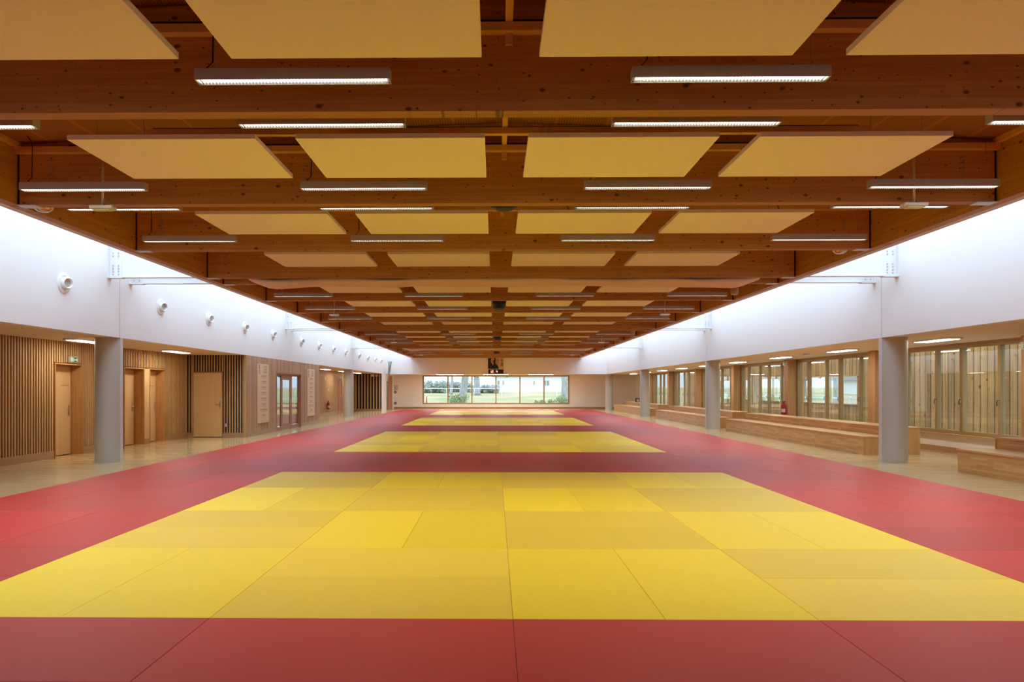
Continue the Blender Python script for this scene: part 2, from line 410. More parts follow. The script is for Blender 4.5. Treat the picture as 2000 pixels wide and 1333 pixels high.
def tube(name, pts, rads, mat, parent=None, seg=8):
    mat = M[mat] if isinstance(mat, str) else mat
    vs, fs = tube_geo(pts, rads, seg)
    o = Vector(pts[0])
    m = bpy.data.meshes.new(name); m.from_pydata([tuple(v-o) for v in vs], [], fs); m.materials.append(mat)
    for p in m.polygons: p.use_smooth = len(p.vertices) == 4
    return link(name, m, o, parent)

def lathe(name, prof, loc, mat, parent=None, axis='Z', seg=24, key=None):
    """revolve (radius, height) pairs about an axis through loc"""
    mat = M[mat] if isinstance(mat, str) else mat
    m = _cache.get(key) if key else None
    if m is None:
        vs, fs = [], []
        for r, h in prof:
            for k in range(seg):
                t = 2*PI*k/seg; c, s = r*math.cos(t), r*math.sin(t)
                vs.append({'Z': (c, s, h), 'X': (h, c, s), 'Y': (c, h, s)}[axis])
        for i in range(len(prof)-1):
            for k in range(seg):
                fs.append((i*seg+k, i*seg+(k+1) % seg, (i+1)*seg+(k+1) % seg, (i+1)*seg+k))
        fs.append(tuple(range(seg))); fs.append(tuple((len(prof)-1)*seg+k for k in range(seg)))
        m = bpy.data.meshes.new(name); m.from_pydata(vs, [], fs); m.materials.append(mat)
        bm = bmesh.new(); bm.from_mesh(m); bmesh.ops.recalc_face_normals(bm, faces=bm.faces[:]); bm.to_mesh(m); bm.free()
        for p in m.polygons: p.use_smooth = len(p.vertices) == 4
        m.set_sharp_from_angle(angle=0.7)
        if key: _cache[key] = m
    return link(name, m, loc, parent)

def tag(o, label=None, cat=None, group=None, kind=None):
    if label: o['label'] = label
    if cat: o['category'] = cat
    if group: o['group'] = group
    if kind: o['kind'] = kind
    return o

def thing(name, label, cat, loc, group=None):
    o = link(name, None, loc); o.empty_display_size = 0.2
    return tag(o, label, cat, group)

def struct(o, label=None): return tag(o, label, None, None, 'structure')
def sroot(name, loc=(0, 0, 0), label=None): return struct(link(name, None, loc), label)

def copy_tree(o, loc):
    """copy a thing, its parts and their sub-parts"""
    c = o.copy(); COL.objects.link(c); c.location = loc
    for ch in o.children:
        k = ch.copy(); COL.objects.link(k); k.parent = c
        for g in ch.children:
            q = g.copy(); COL.objects.link(q); q.parent = k
    return c

_dg_tmp = []
def text_mesh(body, size, align='CENTER', bold=0.0):
    c = bpy.data.curves.new('lettering', 'FONT'); c.body = body; c.size = size; c.align_x = align; c.extrude = 0.001; c.offset = bold
    o = bpy.data.objects.new('lettering', c); COL.objects.link(o)
    bpy.context.view_layer.update()
    m = bpy.data.meshes.new_from_object(o.evaluated_get(bpy.context.evaluated_depsgraph_get()))
    bpy.data.objects.remove(o); bpy.data.curves.remove(c)
    return m

def text(name, body, size, loc, rot, mat, parent=None, align='CENTER', bold=0.0):
    m = text_mesh(body, size, align, bold); m.materials.clear(); m.materials.append(M[mat])
    from mathutils import Euler
    R = Euler(rot).to_matrix().to_4x4(); m.transform(R)
    return link(name, m, loc, parent)

ORD = ['first', 'second', 'third', 'fourth', 'fifth', 'sixth', 'seventh', 'eighth', 'ninth', 'tenth', 'eleventh', 'twelfth', 'thirteenth',
       'fourteenth', 'fifteenth', 'sixteenth', 'seventeenth', 'eighteenth', 'nineteenth', 'twentieth']

# ================================================================== THE SHELL
struct(box('floor', -12.2, 11.3, YB, YF + 0.25, FZ - 0.2, FZ, 'parquet'), 'pale glossy oak parquet floor around the mats')
ceil = struct(prism('ceiling', [(-6.13, 4.525), (CX, 4.77), (6.33, 4.525), (6.33, 4.92), (-6.13, 4.92)], 'Y', YB, YE, 'deck'), 'ribbed timber roof deck above the beams')
struct(box('ceiling_left', -12.2, XL - 0.2, YB, YE + 0.2, SOF, SOF + 0.15, 'aisle_ceiling'), 'low pale ceiling over the left aisle')
struct(box('ceiling_right', XR + 0.2, 11.3, YB, YE + 0.2, SOF, SOF + 0.15, 'aisle_ceiling'), 'low pale ceiling over the bench aisle')
struct(box('ceiling_far', -12.2, 11.3, YE + 0.2, YF + 0.25, SOF, SOF + 0.15, 'aisle_ceiling'), 'low pale ceiling in front of the end window')
wul = struct(box('wall_upper_left', XL - 0.2, XL, YB, YE + 0.2, SOF, 5.05, 'white'), 'tall white upper wall with round air nozzles')
wur = struct(box('wall_upper_right', XR, XR + 0.2, YB, YE + 0.2, SOF, 5.05, 'white'), 'tall white upper wall above the benches')
struct(box('wall_upper_far', XL, XR, YE, YE + 0.2, SOF, 5.05, 'white'), 'white band wall above the end window carrying portrait and clock')
struct(box('wall_back', -12.2, 11.3, YB - 0.2, YB, FZ, 5.05, 'plaster'), 'plain wall behind the photographer')
# thin panel joints in the white walls over the columns
for i, yc in enumerate((14.6, 26.6, 38.6)):
    if i != 1: box('panel_joint', XL, XL + 0.003, yc - 0.13, yc - 0.12, SOF, 4.6, 'column', wul)
    box('panel_joint', XR - 0.003, XR, yc + 0.02, yc + 0.03, SOF, 4.6, 'column', wur)
# end wall with window opening
EX0, EX1, EZ0, EZ1 = -5.65, 5.85, 0.33, 2.575
struct(boxes('wall_far', [(-12.2, YF, FZ, EX0, YF + 0.25, SOF), (EX1, YF, FZ, 11.3, YF + 0.25, SOF), (EX0, YF, FZ, EX1, YF + 0.25, EZ0), (EX0, YF, EZ1, EX1, YF + 0.25, SOF)], 'plaster'),
       'cream end wall around the wide six-pane window')
struct(box('baseboard_far', XL, AR, YF - 0.02, YF, FZ, 0.10, 'plinth_x'))
# right wall with window bands between piers
GROUPS = [(14.15, 19.54), (19.90, 25.29), (25.65, 31.0), (31.36, 36.77), (37.13, 42.54), (42.90, 48.3)]
WZ0, WZ1 = 0.44, 2.555
struct(boxes('wall_right', [(AR, YB, FZ, AR + 0.25, 13.79, SOF), (AR, 48.66, FZ, AR + 0.25, YF, SOF), (AR, 13.79, FZ, AR + 0.25, 48.66, WZ0)] ,
             'plaster'), 'cream wall under the side windows')
struct(box('baseboard_right', AR - 0.02, AR, 4, YF, FZ, 0.11, 'plinth'))
struct(box('trim_head', AR - 0.02, AR + 0.25, 13.79, 48.66, WZ1, SOF, 'winframe'), 'timber head strip above the side windows')
struct(box('trim_sill', AR - 0.10, AR + 0.02, 14.15, 48.3, WZ0 - 0.035, WZ0, 'bench_end'), 'timber sill board below the side windows')
for i, y0 in enumerate((13.79, 19.54, 25.29, 31.0, 36.77, 42.54, 48.3)):
    p = sroot('trim_%d' % (i + 1), (10.85, y0 + 0.18, FZ), 'oak clad pier between two side windows')
    for k in range(4):
        box('plank', 10.70 + 0.001, 10.70 + 0.03, y0 + k * 0.09, y0 + k * 0.09 + 0.0885, FZ, SOF, 'pier', p)
    for k in range(3):
        box('plank', 10.73 + k * 0.09, 10.73 + k * 0.09 + 0.0885, y0, y0 + 0.03, FZ, SOF, 'pier', p)
        box('plank', 10.73 + k * 0.09, 10.73 + k * 0.09 + 0.0885, y0 + 0.33, y0 + 0.36, FZ, SOF, 'pier', p)
    box('core', 10.731, AR + 0.25, y0 + 0.031, y0 + 0.329, FZ, SOF, 'pier', p)

# ------------------------------------------------------------------ left side: backing walls, slats, doors
LB = -9.84
wl = struct(boxes('wall_left', [(-10.4, YB, FZ, LB, 15.23, SOF), (-10.4, 15.23, 2.085, LB, 16.26, SOF), (-10.4, 15.23, FZ, -10.12, 16.26, 2.085),
                                (-10.4, 16.26, FZ, LB, 18.08, SOF), (-10.4, 18.08, 2.085, LB, 20.37, SOF), (-10.4, 18.08, FZ, -10.12, 20.37, 2.085), (-10.12, 19.12, FZ, LB, 19.44, 2.085),
                                (-10.4, 20.37, FZ, LB, 22.1, SOF)], 'backing_brown'), 'slatted oak wall with recessed doors along the left aisle')
def slats_along_y(y0, y1, z0, z1, xf, mat, parent, pitch=0.0852, w=0.038, d=0.05):
    n = int(round((y1 - y0) / pitch)); off = ((y1 - y0) - (n - 1) * pitch - w) / 2
    for k in range(n):
        y = y0 + off + k * pitch
        box('slat', xf - d, xf, y, y + w, z0, z1, mat, parent)
def slats_along_x(x0, x1, z0, z1, yf, mat, parent, pitch=0.0852, w=0.042, d=0.05):
    n = int(round((x1 - x0) / pitch)); off = ((x1 - x0) - (n - 1) * pitch - w) / 2
    for k in range(n):
        x = x0 + off + k * pitch
        box('slat', x, x + w, yf, yf + d, z0, z1, mat, parent)
for (a, b, z0) in ((10.0, 15.20, 0.14), (15.20, 16.29, 2.115), (16.29, 18.07, 0.14), (18.07, 20.40, 2.115), (20.40, 21.86, 0.14)):
    slats_along_y(a, b, z0, SOF, AL, 'slat', wl)
for i, (a, b) in enumerate(((YB, 15.20), (16.29, 18.05), (20.40, 21.88))):
    struct(box('baseboard_left' if i == 0 else 'baseboard_left_%d' % (i + 1), LB, AL + 0.005, a, b, FZ, 0.14, 'plinth'))

def lever(parent, x, y, z, side, out):
    """lever handle with long plate; side = direction of the lever along the leaf, out = (ox, oy) away from the leaf"""
    ox, oy = out
    if ox:
        h = box('handle_plate', x, x + ox * 0.008, y - 0.022, y + 0.022, z - 0.13, z + 0.10, 'chrome', parent)
        tube('lever', [(x, y, z), (x + ox * 0.05, y, z), (x + ox * 0.052, y + side * 0.02, z), (x + ox * 0.052, y + side * 0.13, z)], 0.010, 'chrome', parent)
    else:
        h = box('handle_plate', x - 0.022, x + 0.022, y, y + oy * 0.008, z - 0.13, z + 0.10, 'chrome', parent)
        tube('lever', [(x, y, z), (x, y + oy * 0.05, z), (x + side * 0.02, y + oy * 0.052, z), (x + side * 0.13, y + oy * 0.052, z)], 0.010, 'chrome', parent)

def niche_door(n, y0, y1, label):
    d = sroot('door_%d' % n, (-9.95, (y0 + y1) / 2, FZ), label)
    box('frame_side', -10.12, AL + 0.012, y0 - 0.012, y0 + 0.02, FZ, 2.10, 'jamb', d)
    box('frame_side', -10.12, AL + 0.012, y1 - 0.02, y1 + 0.012, FZ, 2.10, 'jamb', d)
    box('frame_head', -10.12, AL + 0.012, y0 + 0.02, y1 - 0.02, 2.068, 2.10, 'jamb', d)
    lf = box('door_leaf', -10.085, -10.045, y0 + 0.022, y1 - 0.055, FZ + 0.015, 2.03, 'door', d)
    box('door_stop', -10.11, -10.05, y0 + 0.02, y1 - 0.02, 2.03, 2.068, 'jamb', d)
    box('door_stop', -10.11, -10.05, y1 - 0.05, y1 - 0.02, FZ, 2.03, 'jamb', d)
    lever(lf, -10.045, y1 - 0.12, 1.02, -1, (1, 0))
    if n != 2: boxes('lettering', [(-10.046, y1 - 0.42 + q * 0.038, 1.58, -10.0435, y1 - 0.42 + q * 0.038 + (0.026 if q % 3 else 0.018), 1.61) for q in range(8)], 'ink_faint', lf)
    return d
niche_door(1, 15.23, 16.26, 'pale beech door recessed in slats under the exit sign')
niche_door(2, 18.10, 19.12, 'pale beech door just behind the left column')
niche_door(3, 19.44, 20.35, 'pale beech door right of the narrow oak post')
box('post_plinth', LB, AL + 0.012, 19.15, 19.41, FZ, 0.12, 'jamb', wl)
dp = struct(box('trim_post', LB, AL + 0.012, 19.15, 19.41, 0.12, 2.085, 'door'), 'light oak post between two recessed doors')

# projecting box volume: front face with black backing
wb = struct(boxes('wall_box_front', [(-9.84, 21.95, FZ, XL - 0.05, 22.1, SOF)], 'backing'), 'slatted front face of the projecting volume with black gaps')
DX0, DX1 = -9.62, -8.70
slats_along_x(-9.79, DX0 - 0.03, 0.11, SOF, 21.915, 'slat', wb, w=0.040, d=0.035)
slats_along_x(DX0 - 0.03, DX1 + 0.03, 2.07, SOF, 21.915, 'slat', wb, w=0.040, d=0.035)
slats_along_x(DX1 + 0.03, XL - 0.07, 0.11, SOF, 21.915, 'slat', wb, w=0.040, d=0.035)
struct(boxes('baseboard_box', [(-9.79, 21.885, FZ, DX0 - 0.03, 21.95, 0.11), (DX1 + 0.03, 21.885, FZ, XL + 0.01, 21.95, 0.11)], 'plinth_x'))
d4 = sroot('door_4', ((DX0 + DX1) / 2, 21.93, FZ), 'pale beech door facing the camera between dark slats')
box('frame_side', DX0 - 0.035, DX0, 21.885, 21.95, FZ, 2.03, 'jamb', d4)
box('frame_side', DX1, DX1 + 0.02, 21.885, 21.95, FZ, 2.03, 'jamb', d4)
box('frame_head', DX0 - 0.035, DX1 + 0.02, 21.885, 21.95, 2.03, 2.06, 'jamb', d4)
lf = box('door_leaf', DX0 + 0.004, DX1 - 0.004, 21.905, 21.945, FZ + 0.015, 2.024, 'door', d4)
lever(lf, DX1 - 0.07, 21.905, 1.02, -1, (0, -1))
# box volume: long side with glazed door
GY0, GY1, GZ = 24.97, 28.04, 2.08
ws = struct(boxes('wall_box_side', [(XL - 0.2, 22.0, FZ, XL - 0.05, GY0, SOF), (XL - 0.2, GY1, FZ, XL - 0.05, 31.07, SOF), (XL - 0.2, GY0, GZ, XL - 0.05, GY1, SOF), (-9.84, 30.95, FZ, XL - 0.05, 31.07, SOF)], 'backing_brown'),
            'pinkish slatted side of the projecting volume')
box('corner_board', XL - 0.07, XL + 0.004, 21.88, 21.97, FZ, SOF, 'slat', ws)
box('corner_board', XL - 0.07, XL + 0.004, 31.0, 31.08, FZ, SOF, 'slat', ws)
slats_along_y(21.97, GY0 - 0.05, 0.12, SOF, XL, 'slat_pale', ws, w=0.062)
slats_along_y(GY1 + 0.05, 31.0, 0.12, SOF, XL, 'slat_pale', ws, w=0.062)
slats_along_y(GY0 - 0.05, GY1 + 0.05, GZ + 0.05, SOF, XL, 'slat_pale', ws, w=0.062)
struct(boxes('baseboard_box_side', [(XL - 0.05, 21.97, FZ, XL + 0.012, GY0 - 0.06, 0.12), (XL - 0.05, GY1 + 0.06, FZ, XL + 0.012, 31.0, 0.12)], 'plinth'))
# recessed wall beyond the box, second box at the end
wr = struct(boxes('wall_left_far', [(-10.4, 31.0, FZ, LB, 48.4, SOF)], 'backing_brown'), 'slatted oak wall of the deep recess past the box')
bl = []
y = 31.1
while y < 48.2:
    if not (42.95 < y < 44.05): bl.append((LB, y, 0.14, AL, y + 0.066, SOF))
    y += 0.0852
y = 43.0
while y < 44.0: bl.append((LB, y, 2.12, AL, y + 0.066, SOF)); y += 0.0852
fs = boxes('slats', bl, 'slat', wr); fs['kind'] = 'stuff'
struct(box('baseboard_left_far', LB, AL + 0.005, 31.07, 48.3, FZ, 0.14, 'plinth'))
d5 = sroot('door_5', (AL, 43.5, FZ), 'reddish wooden door in the recess, partly behind a column')
box('frame_side', LB, AL + 0.02, 42.98, 43.03, FZ, 2.1, 'redwood', d5); box('frame_side', LB, AL + 0.02, 43.97, 44.02, FZ, 2.1, 'redwood', d5)
box('frame_head', LB, AL + 0.02, 42.98, 44.02, 2.05, 2.1, 'redwood', d5)
lf = box('door_leaf', LB, AL, 43.03, 43.97, FZ + 0.01, 2.05, 'redwood', d5); lever(lf, AL, 43.85, 1.02, -1, (1, 0))
w2 = struct(boxes('wall_box_far', [(-10.4, 48.36, FZ, XL, YF, SOF)], 'white'), 'white end of the second projecting volume by the far corner')
box('backing_sheet', -9.84, XL - 0.03, 48.35, 48.36, FZ, SOF, 'backing', w2)
slats_along_x(-9.84, XL - 0.06, 0.11, SOF, 48.30, 'slat', w2, pitch=0.208, w=0.085)
box('plinth_board', -9.84, XL - 0.02, 48.29, 48.35, FZ, 0.11, 'plinth_x', w2)
d6 = sroot('door_6', (XL + 0.02, 52.0, FZ), 'brown wooden door on the far left return wall')
lf = box('door_leaf', XL, XL + 0.04, 51.15, 53.0, FZ, 2.5, 'redwood', d6); lever(lf, XL + 0.04, 52.85, 1.02, -1, (1, 0))

# glazed lobby door
d7 = sroot('door_7', (XL - 0.06, (GY0 + GY1) / 2, FZ), 'glazed door with two side lights in a reddish timber frame')
def rail(n, y0, y1, z0, z1, mt='redwood', x0=XL - 0.10, x1=XL - 0.045): return box(n, x0, x1, y0, y1, z0, z1, mt, d7)
box('frame_side', XL - 0.2, XL + 0.012, GY0 - 0.05, GY0, FZ, GZ + 0.05, 'redwood', d7); box('frame_side', XL - 0.2, XL + 0.012, GY1, GY1 + 0.05, FZ, GZ + 0.05, 'redwood', d7)
box('frame_head', XL - 0.2, XL + 0.012, GY0, GY1, GZ, GZ + 0.05, 'redwood', d7)
rail('head_rail', GY0, GY1, GZ - 0.06, GZ)
rail('mullion', 25.62, 25.72, FZ, GZ - 0.06); rail('mullion', 26.86, 26.98, FZ, GZ - 0.06); rail('mullion', 27.93, GY1, FZ, GZ - 0.06)
rail('bottom_rail', GY0, 25.62, FZ, 0.10); rail('bottom_rail', 26.98, 27.93, FZ, 0.10)
for a, b in ((GY0, 25.62), (26.98, 27.93)):
    box('pane', XL - 0.072, XL - 0.064, a, b, 0.10, GZ - 0.06, 'glass', d7)
lf = boxes('door_leaf', [(XL - 0.10, 25.72, FZ + 0.02, XL - 0.05, 25.82, GZ - 0.06), (XL - 0.10, 26.76, FZ + 0.02, XL - 0.05, 26.86, GZ - 0.06),
                         (XL - 0.10, 25.82, FZ + 0.02, XL - 0.05, 26.76, 0.17), (XL - 0.10, 25.82, 1.86, XL - 0.05, 26.76, GZ - 0.06)], 'redwood', d7)
box('pane', XL - 0.072, XL - 0.064, 25.82, 26.76, 0.17, 1.86, 'glass', lf); lever(lf, XL - 0.05, 26.81, 1.02, -1, (1, 0))
# lobby behind the glazed door, opening to the lawn
struct(boxes('wall_lobby', [(-12.2, 24.2, FZ, XL - 0.2, 24.35, SOF), (-12.2, 28.6, FZ, XL - 0.2, 28.75, SOF)], 'plaster'), 'lobby walls behind the glazed door')
lw = sroot('window_lobby', (-12.0, 26.5, FZ), 'outer glazing of the lobby towards the lawn')
for y in (24.35, 25.75, 27.15, 28.53): box('mullion', -12.05, -11.95, y, y + 0.07, FZ, SOF, 'winframe', lw)
for y in (24.42, 25.82, 27.22): box('pane', -12.005, -11.995, y, y + 1.33, FZ, SOF, 'glass_end', lw)

# ------------------------------------------------------------------ end window
w1 = sroot('window_1', (0.1, YF + 0.08, EZ0), 'wide six-pane end window in an ochre timber frame')
box('frame_side', EX0, EX0 + 0.09, YF - 0.03, YF + 0.2, EZ0, EZ1, 'winframe', w1); box('frame_side', EX1 - 0.09, EX1, YF - 0.03, YF + 0.2, EZ0, EZ1, 'winframe', w1)
box('frame_head', EX0 + 0.09, EX1 - 0.09, YF - 0.03, YF + 0.2, EZ1 - 0.08, EZ1, 'winframe', w1); box('frame_sill', EX0 + 0.09, EX1 - 0.09, YF - 0.03, YF + 0.2, EZ0, EZ0 + 0.09, 'winframe', w1)
pw = (EX1 - EX0 - 0.18) / 6
for k in range(6):
    x = EX0 + 0.09 + k * pw
    if k: box('mullion', x - 0.045, x + 0.045, YF - 0.03, YF + 0.16, EZ0 + 0.09, EZ1 - 0.08, 'winframe', w1)
    box('pane', x + (0.045 if k else 0), x + pw - (0.045 if k < 5 else 0), YF + 0.085, YF + 0.095, EZ0 + 0.09, EZ1 - 0.08, 'glass_end', w1)

# ------------------------------------------------------------------ side windows: five lights per bay
for gi, (a, b) in enumerate(GROUPS):
    w = sroot('window_%d' % (gi + 2), (AR + 0.1, (a + b) / 2, WZ0), 'band of five tall side panes, %s bay from the camera' % ORD[gi])
    x0, x1 = AR + 0.02, AR + 0.12
    box('frame_head', x0, x1, a, b, WZ1 - 0.08, WZ1, 'winframe', w); box('frame_sill', x0, x1, a, b, WZ0, WZ0 + 0.08, 'winframe', w)
    ms = [a + 0.04] + [a + v for v in (1.05, 2.28, 3.20, 4.48)] + [b - 0.04]
    for k, y in enumerate(ms):
        hw = 0.065 if k in (2, 4) else 0.045
        mm = box('mullion', x0, x1, y - hw, y + hw, WZ0 + 0.08, WZ1 - 0.08, 'winframe', w)
        if k in (1, 2, 3, 4):
            box('handle_plate', x0 - 0.008, x0, y - 0.015, y + 0.015, 1.18, 1.30, 'chrome', mm)
            tube('window_handle', [(x0, y, 1.26), (x0 - 0.045, y, 1.26), (x0 - 0.05, y, 1.24), (x0 - 0.05, y, 1.14)], 0.009, 'steel_dark', mm)
            if hw > 0.05: box('gasket', x0 - 0.002, x0 + 0.002, y - 0.006, y + 0.006, WZ0 + 0.08, WZ1 - 0.08, 'steel_dark', mm)
    for k in range(5):
        l = 0.065 if k in (2, 4) else 0.045; r = 0.065 if k + 1 in (2, 4) else 0.045
        box('pane', x0 + 0.045, x0 + 0.055, ms[k] + l, ms[k + 1] - r, WZ0 + 0.08, WZ1 - 0.08, 'glass', w)
# skylight glazing over both strips
for i, (a, b) in enumerate(((-6.13, XL), (6.33, XR))):
    s = sroot('window_%d' % (i + 8), ((a + b) / 2, 20, 5.05), 'roof light strip along the %s upper wall' % ('left', 'right')[i])
    for k in range(5):
        box('pane', min(a, b), max(a, b), YB + k * 11.93, YB + (k + 1) * 11.93, 5.05, 5.065, 'glass_sky', s)

# ================================================================== THE ROOF TIMBER
for side, (a, b, c) in (('left', (-5.88, -6.02, -6.13)), ('right', (6.08, 6.22, 6.33))):
    e = thing('edge_beam', 'long glulam edge beam running along the %s skylight' % side, 'beam', ((a + c) / 2, 20, ZB))
    box('beam', a, b, YB, YE, ZB, 4.95, 'beam_y', e)
    box('lining_board', b, c, YB, YE, ZB, 5.05, 'grey_lining', e)
    sgn = 1 if a > 0 else -1
    box('deck_ledger', a - sgn * 0.07, a, YB, YE, 4.47, 4.53, 'batten_y', e)

def beam_mesh():
    o = prism('beam', [(-5.85, ZB), (6.05, ZB), (6.05, 4.527), (CX, 4.765), (-5.85, 4.527)], 'Y', -0.07, 0.07, 'beam_x')
    m = o.data; bpy.data.objects.remove(o); return m
BM = beam_mesh()
BEAM_O = (0.10, None, ZB)
def screw_mesh():
    return me_boxes('screws', [(-0.03 + 0.0, 0, k * 0.065, 0.03, 0.012, k * 0.065 + 0.012) for k in range(6)], M['galv'])
SM = screw_mesh()
SM.transform(__import__('mathutils').Matrix.Shear('XY', 4, (0, 0)))
for v in SM.vertices: v.co.z += v.co.x * 0.5
beams = []
for c in BAYS:
    for i in range(5): beams.append((c + 0.415 + i * 2.7925, i))
beams = [(y, i) for (y, i) in beams if y < YE + 0.1]
vis = [b for b in beams if b[0] > 4]
for bi, (by, i) in enumerate(beams):
    n = bi - 1
    if by < 4:
        struct(link('ceiling_beam', BM, (0.10, by, ZB)), 'roof beam overhead just behind the photographer'); continue
    pair = ', nearer of a close pair' if i == 4 else (', farther of a close pair' if i == 0 else '')
    t = thing('roof_beam', 'knotty brown glulam roof beam, %s from the camera%s' % (ORD[n], pair), 'beam', (0.10, by, ZB), 'roof beams across the hall')
    link('beam', BM, (0.10, by, ZB), t)
    for x, s in ((-5.88, 1), (6.08, -1)):
        box('end_shadow_gap', x, x + s * 0.03, by - 0.062, by + 0.062, ZB, 4.46, 'steel_dark', t)
        box('bracket_plate', x, x + s * 0.24, by - 0.085, by + 0.072, ZB - 0.010, ZB, 'galv', t)
        if by < 30 and i: link('screws', SM, (x + s * 0.42, by - 0.083, 3.98), t)
    if i:
        box('batten', -5.87, 6.07, by - 0.15, by - 0.072, 4.40, 4.47, 'batten', t)
        box('ridge_block', CX - 0.014, CX + 0.046, by - 0.105, by - 0.071, 4.31, 4.40, 'batten_y', t)
        box('ridge_rail', CX - 0.014, CX + 0.046, by - (2.65 if i < 5 else 0.7), by - 0.072, 4.475, 4.56, 'batten_y', t)
        if by < 30:
            tube('cable_run', [(-5.2, by - 0.13, 4.485), (5.4, by - 0.13, 4.485)], 0.012, 'cable', t, 6)
        if i < 4:
            hb = box('hanging_batten', -4.0, 4.24, by - 0.70, by - 0.63, 4.40, 4.47, 'batten', t)
            if by < 20: tube('cable_run', [(-3.9, by - 0.66, 4.482), (4.1, by - 0.66, 4.482)], 0.012, 'cable', hb, 6)

# rolled-up divider curtain between the paired beams
def curtain(yc, label):
    n = 60; prof = 10
    vs, fs = [], []
    x0, x1 = -5.15, 5.5
    for i in range(n + 1):
        u = i / n; x = x0 + (x1 - x0) * u
        e = abs(2 * u - 1)
        sag = 0.030 * math.sin(PI * min(1, (1 - e) * 3.2)) + 0.006 * math.sin(x * 5.1) * (1 - e ** 8) + 0.012 * (e ** 2)
        grow = min(1.0, 0.28 + (1 - e) * 9)
        hgt = 0.19 * grow + 0.012 * math.sin(x * 2.3 + 1) * grow
        wid = 0.29 * min(1, 0.6 + (1 - e) * 5)
        for k in range(prof):
            t = 2 * PI * k / prof
            r = 1 + 0.09 * math.sin(3 * t + x * 1.3) + 0.05 * math.sin(7 * t + x * 3)
            vs.append((x - CX, wid * math.cos(t) * r, -hgt / 2 - sag + hgt / 2 * math.sin(t) * r))
    for i in range(n):
        for k in range(prof):
            fs.append((i*prof+k, i*prof+(k+1) % prof, (i+1)*prof+(k+1) % prof, (i+1)*prof+k))
    fs.append(tuple(range(prof))); fs.append(tuple(n*prof+k for k in range(prof)))
    m = bpy.data.meshes.new('roll'); m.from_pydata(vs, [], fs); m.materials.append(M['curtain'])
    for p in m.polygons: p.use_smooth = True
    t = thing('rolled_curtain', label, 'curtain', (CX, yc, 3.70))
    link('roll', m, (CX, yc, 3.86), t)
    box('track', -5.2, 5.55, yc - 0.03, yc + 0.03, 3.86, 3.90, 'galv', t)
    for x in (-5, -2.5, 0.1, 2.6, 5.2): tube('hanger', [(x, yc, 3.90), (x, yc, 4.60)], 0.006, 'wire', t, 6)
curtain(14.49, 'peach divider curtain rolled up between the nearest paired beams')
curtain(38.49, 'peach divider curtain rolled up near the far end of the roof')

# ------------------------------------------------------------------ acoustic panels
COLS = [(-3.27, 'outer left'), (-1.10, 'inner left'), (1.10, 'inner right'), (3.27, 'outer right')]
PZ = 3.876
pm_body = me_boxes('felt_board', [(-0.895, -0.61, 0, 0.895, 0.61, 0.045)], M['panel'])
first_panel = None
for ci, c in enumerate(BAYS):
    for s in range(4):
        yb = c + 0.415 + s * 2.7925 + 2.7925 / 2
        row = ci * 4 + s
        for x, nm in COLS:
            loc = (CX + 0.012 + x, yb, PZ)
            lab = 'pale acoustic ceiling panel, %s row from the camera, %s position' % (ORD[row], nm)
            if first_panel is None:
                t = thing('acoustic_panel', lab, 'panel', loc, 'acoustic panels under the roof')
                link('felt_board', pm_body, loc, t)
                for dx in (-0.7, 0.7):
                    for dy in (-0.45, 0.45):
                        tube('hanger', [(loc[0] + dx, loc[1] + dy, PZ + 0.045), (loc[0] + dx, loc[1] + dy, 4.58)], 0.0025, 'wire', t, 5)
                first_panel = t
            else:
                t = copy_tree(first_panel, loc); t['label'] = lab

# ------------------------------------------------------------------ linear lamps
LZ = 3.822
LAMP_BEAM = [None]
def make_lamp(loc, lab):
    x, y, z = loc
    t = thing('linear_lamp', lab, 'lamp', loc, 'suspended linear lamps')
    L = 0.73
    boxes('housing', [(x-L, y-0.05, z, x+L, y-0.044, z+0.085), (x-L, y+0.044, z, x+L, y+0.05, z+0.085), (x-L, y-0.05, z+0.080, x+L, y+0.05, z+0.085),
                      (x-L, y-0.044, z, x-L+0.006, y+0.044, z+0.08), (x+L-0.006, y-0.044, z, x+L, y+0.044, z+0.08)], 'lamp_shell', t)
    box('light_tube', x-L+0.03, x+L-0.03, y-0.043, y+0.043, z+0.022, z+0.029, 'tube', t)
    boxes('liner', [(x-L+0.007, y-0.0438, z+0.002, x+L-0.007, y-0.0425, z+0.045), (x-L+0.007, y+0.0425, z+0.002, x+L-0.007, y+0.0438, z+0.045)], 'liner', t)  # dark liner added to hold down the glow inside the housing
    n = 56
    boxes('louvre', [(x-L+0.02 + (2*L-0.04)*k/n, y-0.0425, z+0.001, x-L+0.02 + (2*L-0.04)*k/n + 0.002, y+0.0425, z+0.016) for k in range(n+1)], 'lamp_fin', t)
    if LAMP_BEAM[0] is None:
        LAMP_BEAM[0] = bpy.data.lights.new('lamp_beam', 'AREA'); lb = LAMP_BEAM[0]
        lb.shape = 'RECTANGLE'; lb.size = 1.40; lb.size_y = 0.08; lb.energy = 2.1; lb.color = (1.0, 0.95, 0.86); lb.spread = math.radians(118)
    link('lamp_beam', LAMP_BEAM[0], (x, y, z+0.0005), t)
    for dx in (-0.6, 0.6): tube('hanger', [(x+dx, y, z+0.085), (x+dx, y, 4.40)], 0.003, 'wire', t, 5)
    tube('cable', [(x-0.66, y, z+0.085), (x-0.655, y, z+0.11), (x-0.615, y+0.01, z+0.16), (x-0.61, y+0.01, 4.32), (x-0.63, y+0.03, 4.40), (x-0.72, y+0.08, 4.485)], 0.006, 'cable', t, 6)
    return t
lamp0 = None
LC = [(-4.775, 'far left'), (-1.512, 'centre left'), (1.755, 'centre right'), (5.02, 'far right')]
rows = []
